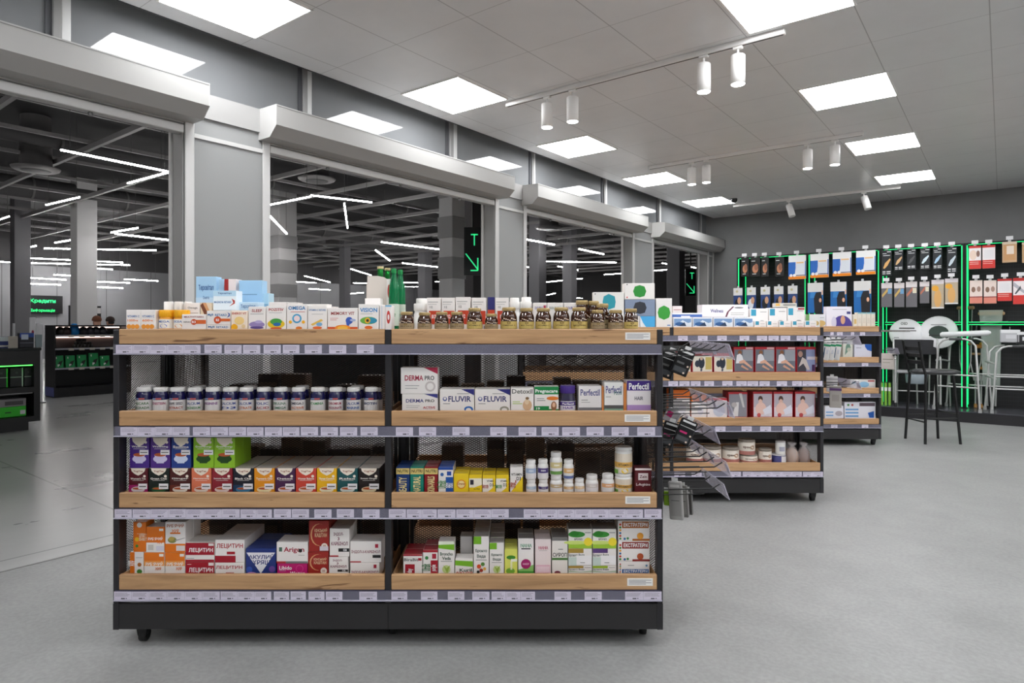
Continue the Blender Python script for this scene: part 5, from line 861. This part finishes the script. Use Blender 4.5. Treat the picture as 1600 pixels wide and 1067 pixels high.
# crutches
def crutch(px, s, h, label, lean=0, pad='c8a078', w=.13):
    e = empty('crutch', rpos(px, s), RZ); tag(e, label, 'crutch', 'crutches in the green lit bay')
    for q in (-1, 1): m = MB(); m.tube([(q*.012, 0, .35), (q*w*.45, lean*.4, .6), (q*w*.55, lean, h-.03)], .009, TUBEM, 8); m.build('side_shaft', e)
    m = MB(); m.tube([(0, 0, .02), (0, 0, .42)], .011, TUBEM, 8); m.lathe([(.02, 0), (.02, .03), (.013, .05)], mat('b8864a', .6), (0, 0, 0), 10); m.build('lower_shaft', e)
    m = MB(); m.box(-w*.75, w*.75, lean-.02, lean+.02, h-.05, h, mat(pad, .6), .015); m.build('underarm_pad', e); m = MB(); m.tube([(-w*.5, lean*.6, h*.62), (w*.5, lean*.6, h*.62)], .016, mat(pad, .6), 8); m.build('hand_grip', e)
crutch(1508, 10.32, 1.33, 'tallest wrapped crutch with tan pad, beside the round seats', .12); crutch(1524, 10.34, 1.12, 'second crutch with tan pad, between the tallest and green wrap', .14)
crutch(1541, 10.38, .85, 'short crutch with yellow pad behind the walking frame', .05, 'd0a030', .1); crutch(1533, 10.36, .82, 'short crutch with orange grip, left of the yellow padded one', .05, 'c8843a', .1)
# wrapped support, green light shines through
GW = mat((.75, .85, .78), .2, alpha=.35, name='thin_film')
e = empty('wrapped_support', rpos(1549, 10.34), RZ); tag(e, 'tan topped support in thin film, glowing green from the strip behind', 'support')
for q in (-1, 1): m = MB(); m.tube([(q*.04, 0, 0), (q*.06, 0, .7), (q*.08, .0, 1.2)], .012, TUBEM); m.lathe([(.018, 0), (.018, .03)], RUBBER, (q*.04, 0, 0)); m.build('shaft', e)
m = MB(); m.box(-.14, .14, -.03, .03, 1.2, 1.25, mat('c8a078', .6), .02); m.build('pad', e)
m = MB(); m.prism([(-.09, .3), (.09, .3), (.1, .9), (.12, 1.27), (-.13, 1.27), (-.1, .9)], 1, -.045, .05, GW); m.build('film_wrap', e)
m = MB(); m.tube([(-.16, -.06, .95), (-.15, -.1, 1.08), (0, -.12, 1.1), (.17, -.1, 1.12)], .011, mat('5a5a5c', .4)); m.build('handle', e)
# bagged items on the right walker
for i, (px, w) in enumerate(((1578, .2), (1604, .2))):
    n, Y = nb(px, 10.0); m = MB(); m.box(-w/2, w/2, 0, .1, -.16, 0, mat(['b8b8bc', '2a2a2c'][i], .3), .01); art(m, [r_(.05, .75, 1, .98, 'e4e4e6'), r_(.3, .3, .8, .6, 'd0d0d4')], -w/2, w/2, -.16, 0)
    m.tube([(0, .05, 0), (0, .05, .03)], .004, CHROME); m.tube([(0, .05, .03), (0, .45, .03)], .004, CHROME)
    o = m.build('boxed_accessory', None, room(n, 9.99, zb_(515+i*3, Y)), RZ); tag(o, ['silver packet with white card above the nearest walking frame', 'dark packet with white card at the right edge'][i], 'packet')
# left end of the plinth: canes, white packet, chrome rail
for i, px in enumerate((1378, 1384, 1390)):
    s = 9.9; n, Y = nb(px, s); m = MB(); m.tube([(0, 0, 0), (0, 0, .30)], .016, mat('8ac04a', .35), 12); m.tube([(0, 0, .19), (0, 0, .24)], .0175, WHITE, 12); m.tube([(0, 0, .3), (0, 0, .31)], .018, mat('2a5a2a', .5), 12)
    o = m.build('green_tube', None, room(n, s, PZ), RZ); tag(o, 'bright green tube with white band on the plinth, %s of three' % ['left', 'middle', 'right'][i], 'tube', 'green tubes')
wallpack(1377, 1400, 552, 577, 'c8beb8', [r_(.1, .6, .8, .65, '887'), r_(.1, .4, .6, .44, '998')], 'pale packet beside the farthest gondola, above the green tubes', tagc=False, s=9.95)
m = MB(); m.box(-.2, .2, -.01, .01, -.012, .012, CHROME, .003); m.tube([(.1, 0, 0), (.1, .5, 0)], .008, CHROME); n, Y = nb(1395, 9.9); o = m.build('display_rail', None, room(n, 9.9, zb_(517, Y)), RZ); tag(o, 'short chrome rail left of the round white seats', 'rail')
# ------------------------------------------------------------ BAR STOOL
e = empty('bar_stool', (4.39, 6.69, 0)); tag(e, 'tall black bar stool with slatted back, alone on the floor', 'stool')
LG = {(-1, -1): (-.17, -.17), (-1, 1): (-.17, .16), (1, -1): (.18, -.17), (1, 1): (.17, .16)}
for (a, b), (x, y) in LG.items():
    m = MB(); tx, ty = x*.72, y*.8
    if a < 0: m.tube([(x-.01, y, 0), (tx-.03, ty, .7), (tx-.06, ty, .8), (tx-.1, ty, 1.05)], .0135, BLACK, 10)
    else: m.tube([(x, y, 0), (tx, ty, .7)], .0135, BLACK, 10)
    m.build('leg', e)
m = MB(); m.T = Matrix.Diagonal((1.0, .72, 1, 1)); m.lathe([(.02, .7), (.2, .705), (.245, .72), (.245, .735), (.2, .752), (.02, .756)], mat('3a3a3c', .35), (.03, 0, 0), 32); m.build('seat', e)
for z in (.83, .9, .97):
    m = MB(); x = -.12-.06*(z-.7)/.35-.03; m.box(x-.008, x+.008, -.135, .128, z-.02, z+.02, BLACK, .006); m.build('back_slat', e)
for pts in ([(-.165, -.16, .26), (.165, -.16, .26)], [(-.165, .15, .26), (.165, .15, .26)], [(.165, -.16, .3), (.16, .15, .3)], [(-.165, -.16, .22), (-.165, .15, .22)]):
    m = MB(); m.tube(pts, .008, BLACK); m.build('foot_rail', e)
# ------------------------------------------------------------ THE MALL BEYOND THE OPENINGS
for i, (px, Y, w, mt, lab) in enumerate(((131, 15.8, .44, COLM, 'pale square column behind the dark shelf unit, left opening'), (32, 17.0, .36, COLD, 'dark grey square column at the left edge of the photo'), (441, 16.0, .5, COLM, 'big grey column with bolted plates in the second opening'), (706, 9.6, .28, COLM, 'grey steel column left of the green arrow sign'), (539, 24, .3, COLD, 'thin distant column in the second opening'), (664, 26, .42, COLD, 'distant column left of the steel column'), (840, 18, .36, COLD, 'grey column in the third opening'), (1056, 14, .3, COLD, 'grey column in the fourth opening'), (738, 10.8, .35, mat('4a4648', .6), 'dark column behind the green arrow sign'), (890, 24, .4, COLD, 'far column in the third opening'))):
    p = P(px, HZ, Y); e = empty('column', (p.x, p.y, 0), RZ); tag(e, lab, 'column'); m = MB(); m.box(-w/2, w/2, -w/2, w/2, 0, 4.79, mt, .01); m.build('shaft', e)
    if i in (2, 3):
        m = MB()
        for z in (1.3, 1.9, 2.5, 3.1): 
            m = MB(); m.box(-w/2-.012, w/2+.012, -w/2-.012, w/2+.012, z, z+.32, mat('a09f9f', .5), .006); m.build('bolted_plate', e)
def hang(o_parent, x, y, z, top):
    m = MB(); m.tube([(x, y, z), (x, y, top)], .004, mat('555'), 5, False); m.build('suspension_wire', o_parent)
LED = [(95, 234, 263, 268), (263, 269, 200, 286), (124, 308, 72, 320), (14, 338, -15, 348), (215, 356, 174, 363), (180, 365, 265, 375), (122, 373, 86, 379), (56, 384, 26, 390), (69, 388, 244, 391), (23, 402, 192, 410), (49, 411, 203, 414), (-20, 407, 43, 412), (111, 418, 119, 418), (144, 419, 176, 421), (84, 429, 117, 431), (46, 434, 103, 437), (45, 443, 95, 445), (194, 436, 247, 439), (152, 440, 203, 442), (145, 448, 192, 450),
       (421, 320, 485, 307), (486, 305, 581, 316), (538, 318, 543, 356), (421, 337, 448, 365), (596, 378, 691, 390), (587, 391, 609, 407), (629, 411, 692, 418), (548, 420, 580, 430), (476, 431, 516, 441), (463, 440, 494, 442), (483, 451, 516, 453), (552, 442, 600, 443), (545, 459, 568, 457), (630, 441, 662, 442), (633, 448, 661, 448), (680, 440, 692, 440),
       (823, 374, 866, 382), (829, 408, 963, 410), (905, 389, 943, 397), (823, 417, 849, 418), (872, 416, 903, 422), (944, 429, 973, 427), (850, 441, 910, 435), (850, 462, 868, 458), (892, 465, 910, 466), (1021, 423, 1046, 421), (1035, 411, 1046, 413), (1080, 417, 1102, 421)]
def mallpt(px, py):
    Y = 2.18*F/(HZ-py); t = (px-800)/F; Y = min(Y, 25.5/(SA-CA*t), 31/(CA+SA*t)); return Vector((t*Y, Y, EYE+(HZ-py)/F*Y))
def WIN(a): return 'left' if a < 300 else ('second' if a < 700 else ('third' if a < 1000 else 'fourth'))
for i, (a, b, c, d) in enumerate(LED):
    p, q = mallpt(a, b), mallpt(c, d); mid = (p+q)/2; e = empty('linear_ceiling_lamp', mid)
    w = WIN(a)
    same = sorted([r for r in LED if WIN(r[0]) == w], key=lambda r: r[1]+r[3]); rk = same.index((a, b, c, d))
    lb = 'lit linear lamp in the %s opening, %s highest of those there' % (w, (on+['fifteenth', 'sixteenth', 'seventeenth', 'eighteenth', 'nineteenth', 'twentieth'])[rk])
    lb = lb.replace('first highest', 'highest')
    tag(e, lb, 'lamp', 'linear lamps in the mall')
    dv = (q-p); L = dv.length/2; dn = dv.normalized(); r = .017 if mid.y < 14 else .024
    m = MB(); m.tube([p-mid, q-mid], r*.8, LEDW, 6); m.build('diffuser', e)
    m = MB(); up = Vector((0, 0, r*.9)); m.tube([p-mid+up, q-mid+up], r*.8, mat('555'), 5); m.build('housing', e)
    for v in (p-mid+dn*.1, q-mid-dn*.1): hang(e, v.x, v.y, v.z+r, 4.79-mid.z)
for i, (n_, s_) in enumerate([(-6, -6), (-6, -3), (-6, -.8), (-9, -6), (-9, -3.5), (-12, -5), (-12, -2), (-15, -3), (-18, 0)]):  # extra lamps out of view, added to brighten the near part of the mall
    e = empty('linear_ceiling_lamp', room(n_, s_, 3.4), RZ); tag(e, 'unseen linear lamp added to brighten the mall, left of the picture', 'lamp', 'added linear lamps left of the picture')
    m = MB(); m.tube([(-1, 0, 0), (1, 0, 0)], .02, LEDW, 6); m.build('diffuser', e); m = MB(); m.tube([(-1, 0, .025), (1, 0, .025)], .018, mat('555'), 5); m.build('housing', e)
    for q in (-.9, .9): hang(e, q, 0, .03, 1.39)
# ceiling services: trays, ducts
BEAM = mat('8a8888', .5, .2); k = 100
for i, s in enumerate([-2+1.5*j for j in range(22)]):
    m = MB(); m.box(-26.9, NW-.4, s, s+.06, 4.02, 4.1, BEAM); rstruct(m, 'trim_%d' % k); k += 1
for i, n in enumerate([-5.2-1.6*j for j in range(13)]):
    m = MB(); m.box(n, n+.05, -8.9, 32.9, 4.1, 4.16, BEAM); rstruct(m, 'trim_%d' % k); k += 1
DL = ['big round duct running along the mall ceiling, nearest the shop', 'second round duct running along the mall ceiling', 'third round duct farther into the mall']
for i, (n, z, r) in enumerate(((-9.9, 4.3, .08), (-12.9, 4.35, .12), (-18, 4.4, .25))):
    m = MB(); m.T = None; m.tube([(0, -8+i, 0), (0, 32, 0)], r, DUCTD, 18)
    for j in range(18): m.tube([(0, -7+i+2*j, 0), (0, -6.96+i+2*j, 0)], r+.015, DUCT, 18)
    o = m.build('air_duct', None, room(n, 0, z), RZ); tag(o, DL[i], 'duct', 'round air ducts'); o['kind'] = 'structure'; o.name = 'trim_%d' % (k+i)
    for q in ('label', 'category', 'group'):
        if q in o: del o[q]
for i, (px, py, Y) in enumerate(((56, 267, 11.0), (495, 283, 12.5), (520, 385, 22), (858, 358, 16))):
    p = P(px, py, Y); m = MB(); m.lathe([(.02, 0), (.3, .0), (.34, .02), (.36, .05), (.24, .07), (.22, 4.79-p.z)], DUCT, seg=28); m.lathe([(.06, -.004), (.2, -.012), (.22, .0)], mat('4a4a4a'), seg=28)
    o = m.build('round_air_diffuser', None, p); tag(o, 'round grey air diffuser on its drop duct, %s' % ['left opening', 'upper part of the second opening', 'lower part of the second opening', 'third opening'][i], 'diffuser', 'round diffusers')
# black counter with green lit niches
nC = -8.9
e = empty('service_counter', room(nC-.3, 1.3, 0), RZ); tag(e, 'black counter with green lit niches at the left edge', 'counter'); CB = mat('151416', .35)
fx = .3; L0, L1 = -2.5, 1.27       # local y range; front at local x = +.3
m = MB(); m.box(-.3, fx-.05, L0, L1-.1, 0, .1, CB); m.build('toe_kick', e)
m = MB(); m.box(-.3, -.26, L0, L1, .1, .92, CB); m.box(-.26, fx, L1-.06, L1, .1, .92, CB); m.box(-.26, fx, L0, L1-.06, .1, .16, CB); m.box(-.26, fx, L0, L1-.06, .76, .92, CB); m.box(-.26, fx, L0, L1-.06, .44, .5, CB)
for y in (-.35, -1.5): m.box(-.26, fx, y-.05, y, .16, .76, CB)
m.build('carcass', e); m = MB(); m.box(-.32, fx+.01, L0, L1+.01, .92, .95, mat('2a2e30', .15), .003); m.build('countertop', e)
m = MB(); m.box(-.255, -.25, -.35, L1-.06, .17, .43, mat('8a8c8e', .3)); m.box(-.255, -.25, -.35, L1-.06, .51, .75, mat('6a6c6e', .3)); m.build('niche_back', e)
for z in (.745, .425): m = MB(); m.box(fx-.03, fx-.015, -.34, L1-.07, z, z+.01, GREEN2 if z > .6 else mat('aaa')); m.build('light_strip', e)
cnt = e
def mobj(name, n0, n1, s0, s1, z0, z1, base, items, label, cat, group=None, face='n'):
    m = MB(); w = s1-s0; d = n1-n0; bm = mat(base, .4); m.box(-d, 0, -w/2, w/2, 0, z1-z0, bm, .003)
    if items: art(m, items, -w/2, w/2, 0, z1-z0, surf=lambda x, z, dd: (dd, x, z))
    o = m.build(name, None, room(n1, (s0+s1)/2, z0), RZ); tag(o, label, cat, group); return o
def cs(px, n):  # s coordinate on a plane n
    t = (px-800)/F; Y = n/(t*CA-SA); return Y*(t*SA+CA), Y
for i, (a, b, c) in enumerate(((-8, 12, '1a1a1c'), (16, 36, '17181a'), (38, 50, '1a1a1c'))):
    s0, _ = cs(a, nC-.1); s1, _ = cs(b, nC-.1); mobj('product_box', nC-.3, nC-.1, s0, s1, .505, .72, c, [r_(.9, 0, 1, 1, '2ad02a' if i == 0 else 'c8d8c8'), r_(0, .5, 1, .53, 'a8b8a8'), r_(.4, .7, .6, .8, '3a3a3a')], 'black box with green edge in the upper niche, %s' % on[i], 'box', 'black boxes in the counter niche')
s0, _ = cs(-8, nC-.1); s1, _ = cs(40, nC-.1); mobj('product_box', nC-.32, nC-.08, s0, s1, .165, .28, '35c02a', [r_(.3, .4, .5, .5, '1a1a1a'), r_(.8, .2, .97, .6, 'ddd')], 'bright green flat box in the lower niche', 'box'); mobj('product_box', nC-.32, nC-.08, s0, s1, .281, .37, '8a8688', [r_(.3, .2, .9, .7, '4a4648')], 'grey flat box lying on the green one', 'box')
for i, (a, b, h, c, it, lb, n_) in enumerate(((-6, 13, .13, '2a3a7a', [r_(0, .6, 1, 1, 'dde8ea'), r_(0, .1, 1, .25, 'ddd')], 'blue and white stack of folders on the counter, left end', -9.05), (14.5, 28, .135, 'b8b0a4', [r_(.2, .7, .8, .72, '998')], 'small beige card stand on the counter', -8.95), (31, 53, .17, '20222e', [r_(0, .7, 1, 1, '2a50a8'), r_(.1, .55, .6, .9, 'c8d4e8'), r_(0, .3, 1, .33, '889')], 'blue and black open box on the counter', -9.1), (56, 66, .15, '8a9a9e', [], 'grey glass edge panel at the counter end', -9.08))):
    s0, _ = cs(a, n_); s1, _ = cs(b, n_); mobj('counter_box', n_-.04 if i in (1, 3) else n_-.1, n_, s0, s1, .951, .951+h, c, it, lb, 'box')
# white stands behind
for i, (a, b, y0, n_) in enumerate(((46, 55, 496, -12.2), (57, 66, 506, -11.9), (20, 23, 505, -10.4))):
    s0, Y = cs(a, n_); s1, _ = cs(b, n_); m = MB(); h = zb_(y0, Y); w = s1-s0
    m.box(-.1, .1, -w/2-.02, w/2+.02, 0, .02, mat('888')); m.box(-.02, .02, -w/2, w/2, .02, h, mat('d8d8dc', .3), .003); art(m, [e_(.5, .82, .22, .03, '8a2040'), r_(.2, .7, .8, .705, '888')], -w/2, w/2, 0, h, surf=lambda x, z, dd: (.02+dd, x, z))
    o = m.build('display_stand', None, room(n_, (s0+s1)/2, 0), RZ); tag(o, ['white upright stand with small dark heart, below the sign', 'pale shorter stand beside the dark shelf unit', 'thin white upright behind the counter'][i], 'stand', 'white floor stands')
# dark shelf unit with green bags
nS = -12.5; sA, YA = cs(84, nS); sB, _ = cs(205, nS); e = empty('shelf_unit', room(nS, (sA+sB)/2, 0), RZ); tag(e, 'black shelf unit with five green bags, behind the counter', 'shelving'); L = (sB-sA)/2; DK = mat('141316', .4)
m = MB(); m.box(-.42, 0, -L, L, 0, .16, DK, .003); m.build('plinth', e); m = MB(); m.box(-.42, -.4, -L, L, .16, 1.21, DK); m.build('back_panel', e)
for q in (-1, 1): m = MB(); m.box(-.4, 0, q*L-q*.03, q*L, .16, 1.21, DK); m.build('side_panel', e)
m = MB(); m.box(-.41, .005, -L-.006, -L, .02, .17, mat('4a5088', .4)); m.build('end_plate', e)
m = MB(); m.box(-.4, 0, -L+.03, L-.03, 1.19, 1.21, DK); m.build('top_board', e)
zs = [EYE-(y-HZ)/F*YA for y in (524, 545, 576)]
for i, z in enumerate(zs):
    m = MB(); m.box(-.4, -.002, -L+.03, L-.03, z-.02, z, mat('3a3a44', .4)); sh_ = m.build('shelf', e); m = MB(); m.box(-.002, .004, -L+.02, L-.02, z-.022, z+.006, mat('9a9aa4', .3)); m.build('price_rail', sh_)
    for q in range(5): m = MB(); y = -L+.25+q*(2*L-.4)/5; m.box(.004, .006, y-.04, y+.04, z-.035, z+.004, mat('bdbab0', .5)); m.build('price_tag', sh_)
m = MB(); WRM = mat((1, .75, .66), .5, emit=1.5, name='warm_strip')
for z in (zs[0]-.03, 1.18): m = MB(); m.box(-.39, -.38, -L+.05, L-.05, z-.02, z, WRM); m.build('light_strip', e)
m = MB(); m.box(-.398, -.395, -L+.05, L-.05, zs[1]+.01, zs[0]-.03, mat('9a8680', .5)); m.build('lit_back', e)
for i, px in enumerate((85.5, 103.5, 121.5, 140, 157.5)):
    s0, Y = cs(px, nS-.05); s1, _ = cs(px+14.5, nS-.05); w = s1-s0; h = (.21, .205, .21, .235, .18)[i]; m = MB(); m.prism([(-.09, 0), (0, 0), (-.03, h), (-.06, h)], 1, -w/2, w/2, mat('168a4a', .4))
    art(m, [p_([(.3, .1), (.5, .5), (.95, .6), (.7, .2)], '16201a'), r_(.2, .75, .3, .9, 'e0e8e0'), c_(.5, .25, .1, 'c8e0d0'), r_(.35, .12, .45, .3, 'dfe8df')], -w/2, w/2, 0, h, surf=lambda x, z, dd, h=h: (-.03*z/h+dd, x, z))
    o = m.build('green_bag', None, room(nS-.06, (s0+s1)/2, zs[2]+.001), RZ); tag(o, 'green standing bag with black swoosh, %s from the left' % on[i], 'bag', 'green bags on the dark shelf')
k2 = 0
for r, cnt_ in enumerate((6, 5, 3)):
    for j in range(cnt_):
        px = 116+5.4*j+2.7*r; s0, Y = cs(px, nS-.15); m = MB(); m.lathe([(.024, 0), (.026, .005), (.026, .045), (.022, .05)], mat('1c1816', .4), seg=12); m.lathe([(.018, .0505), (.018, .053)], mat('cfcac4', .4), seg=12)
        o = m.build('small_can', None, room(nS-.15, s0, zs[1]+.001+.054*r), RZ); tag(o, 'small dark can in the pyramid on the middle shelf', 'can', 'pyramid of small dark cans')
for i, (a, c) in enumerate(((94, '2a2420'), (104, '3a2a28'), (116, '1f7ac0'), (130, '26242a'), (141, '2c2a34'), (150, '2a2a30'), (160, '24262c'))):
    s0, Y = cs(a, nS-.15); h = .14 if c != '1f7ac0' else .2; m = MB(); m.lathe([(.05, 0), (.075, .03), (.07, h*.6), (.04, h-.01), (.02, h)], mat(c, .35), seg=14); o = m.build('kettle_shape_pouch', None, room(nS-.15, s0, zs[0]+.001), RZ); o.name = 'display_pouch'
    tag(o, 'bright blue rounded pouch on the top shelf of the dark unit' if c == '1f7ac0' else 'dark rounded pouch on the top shelf, %s from left' % on[i], 'pouch', 'pouches on the dark shelf unit')
# sign on far wall
s0, Y0_ = cs(46, -26.85); s1, Y1_ = cs(98, -26.85); z1_ = EYE+(HZ-461)/F*Y0_; z0_ = EYE+(HZ-489.5)/F*Y0_; w = s1-s0; h = z1_-z0_
m = MB(); m.box(-.12, 0, -w/2, w/2, 0, h, mat('121113', .3), .005); o = m.build('hanging_sign', None, room(-26.85, (s0+s1)/2, z0_), RZ); tag(o, 'black sign with green Cyrillic lettering on the far wall', 'sign')
m = MB(); SG = (.02, .85, .2); g_ = mat(SG, .5, emit=.55, name='sign_letters')
for s_, cu, cv, tw, th in (('Кредити', .4, .68, .76, .26), ('Інформація', .4, .16, .72, .2)):
    vs, fs, _ = glyphs(s_); m.add([(.003, -w/2+w*(cu+a*tw), h*(cv+b*th)) for a, b in vs], fs, g_)
m.build('lettering', o)
# dark poster stands by the pale column
for i, (a, b, y0) in enumerate(((108, 118, 477), (146, 158, 478))):
    s0, Y = cs(a, -20); s1, _ = cs(b, -20); z = zb_(y0, Y); m = MB(); w = s1-s0; m.box(-.06, 0, -w/2, w/2, 0, z, mat('18171a', .4), .004); art(m, [r_(.3, .88, .95, .97, 'e8e4e4'), r_(.3, .72, .95, .82, 'c8c8a8'), r_(.3, .6, .9, .68, 'd8c8c8')], -w/2, w/2, 0, z, surf=lambda x, zz, dd: (dd, x, zz))
    o = m.build('poster_stand', None, room(-20, (s0+s1)/2, 0), RZ); tag(o, ['black poster stand left of the pale column', 'black poster stand right of the pale column'][i], 'stand')
# green arrow signs
GA_ = mat((.03, .7, .25), .5, emit=.55, name='arrow_green')
def arrow_sign(px0, px1, y0, y1, Y, label, up=True):
    k = Y/F; w = (px1-px0)*k; h = (y1-y0)*k; m = MB(); m.box(-w/2, w/2, 0, .04, -h, 0, mat('0e0f10', .3), .003); m.tube([(0, .02, 0), (0, .02, 4.78-zb_(y0, Y))], .012, BLACK)
    o = m.build('direction_sign', None, (((px0+px1)/2-800)*k, Y, zb_(y0, Y))); tag(o, label, 'sign', 'green arrow signs'); m = MB(); y = -.003; t = w*.07
    if up: m.box(-w*.1, w*.3, y, 0, -h*.14-t, -h*.14, GA_); m.box(w*.1-t/2, w*.1+t/2, y, 0, -h*.38, -h*.14, GA_)
    a = Vector((-w*.4, -h*.55)); b = Vector((w*.3, -h*.88)); d = (b-a).normalized()*t*.5; p_n = Vector((-d.y, d.x))
    m.add([(q.x, y, q.y) for q in (a+p_n, a-p_n, b-p_n, b+p_n)], [(0, 1, 2, 3)], GA_); m.box(w*.3-t/2, w*.3+t/2, y, 0, -h*.9, -h*.64, GA_); m.box(-w*.12, w*.3, y, 0, -h*.9-t/2, -h*.9+t/2, GA_)
    m.build('arrow', o)
arrow_sign(725, 752, 355, 430, 8.4, 'black hanging sign with green arrow, in the second opening'); arrow_sign(1071, 1088, 420, 462, 11.5, 'small dim sign with green arrow, in the fourth opening')
# dark sales counters seen through the mesh
for i, (px, Y, c, lb) in enumerate(((560, 9.5, '1c1c20', 'black desk far behind the navy bottles'),)):
    p = P(px, HZ, Y); e = empty('sales_counter', (p.x, p.y, 0), RZ); tag(e, lb, 'counter', 'dark counters in the mall')
    if p.x*CA-p.y*SA > NW-.9: e.location = room(NW-1.3, p.x*SA+p.y*CA, 0)
    m = MB(); m.box(-.3, .3, -.9, .9, 0, .84, mat(c, .4), .004); m.build('body', e); m = MB(); m.box(-.32, .32, -.92, .92, .84, .87, mat('3a3534', .3), .003); m.build('countertop', e)
# two seated people, only their heads rise over the dark shelf unit
def person(px, py, Y, label, hair, mask, shirt):
    k = Y/F; top = zb_(py, Y); p = P(px, HZ, Y); e = empty('person', (p.x, p.y, 0), RZ+PI/2*.9); tag(e, label, 'person')
    H = top-.12; seat = H-.70
    me = bpy.data.meshes.new('body'); V = [(0, 0, seat), (0, 0, seat+.25), (0, 0, seat+.45), (0, -.01, seat+.52), (0, -.02, H-.02), (0, -.03, H+.04), (.17, 0, seat+.44), (.21, -.06, seat+.2), (.16, -.28, seat+.2), (-.17, 0, seat+.44), (-.21, -.06, seat+.2), (-.16, -.28, seat+.2), (.1, -.05, seat), (.12, -.42, seat+.02), (.12, -.42, .08), (.12, -.56, .04), (-.1, -.05, seat), (-.12, -.42, seat+.02), (-.12, -.42, .08), (-.12, -.56, .04)]
    E = [(0, 1), (1, 2), (2, 3), (3, 4), (4, 5), (2, 6), (6, 7), (7, 8), (2, 9), (9, 10), (10, 11), (0, 12), (12, 13), (13, 14), (14, 15), (0, 16), (16, 17), (17, 18), (18, 19)]
    R = [.15, .13, .13, .055, .075, .085, .06, .045, .03, .06, .045, .03, .09, .06, .045, .04, .09, .06, .045, .04]
    me.from_pydata(V, E, []); o = bpy.data.objects.new('body', me); C.objects.link(o); o.parent = e
    s = o.modifiers.new('skin', 'SKIN'); me.skin_vertices or None
    for i, r in enumerate(R): me.skin_vertices[0].data[i].radius = (r, r*.85)
    me.skin_vertices[0].data[0].use_root = True; o.modifiers.new('sub', 'SUBSURF').levels = 2; me.materials.append(SKIN)
    m = MB(); m.T = Matrix.Translation((0, -.01, seat-.02)); m.lathe([(.17, 0), (.175, .2), (.19, .4), (.16, .5), (.07, .53)], mat(shirt, .8), seg=20); m.build('shirt', e)
    m = MB(); m.T = Matrix.Translation((0, -.015, H+.045)) @ Matrix.Diagonal((.088, .1, .09, 1)); m.lathe([(math.cos(a)*1.0, math.sin(a)) for a in [-.25+.18*i for i in range(10)]]+[(.01, 1)], mat(hair, .7), seg=20); m.build('hair', e)
    if mask: m = MB(); m.box(-.055, .055, -.125, -.095, H-.03, H+.02, mat('1a1a1c', .7), .02); m.build('face_mask', e)
    m = MB()
    for q in (-.03, .03): m.lathe([(.004, .0), (.009, .006), (.004, .012)], mat('2a2020'), (q, -.105, H+.03), 8)
    m.build('eyes', e)
    ch = MB(); ch.box(-.22, .22, -.2, .22, seat-.19, seat-.14, BLACK, .01); ch.tube([(0, 0, .05), (0, 0, seat-.19)], .03, BLACK); ch.box(-.25, .25, -.03, .03, 0, .05, BLACK, .01); ch.box(-.03, .03, -.25, .25, 0, .05, BLACK, .01)
    c = ch.build('office_chair', None, (p.x, p.y, 0), RZ+PI/2*.9); tag(c, 'black office chair under the %s' % ('person in a black mask' if mask else 'brown haired person'), 'chair')
person(151, 494, 13.2, 'brown haired person seated behind the dark shelf unit', '7a4a34', False, '4a4a50'); person(172, 495, 13.9, 'dark haired person in a black face mask, seated', '3a2a26', True, '2a2a2e')
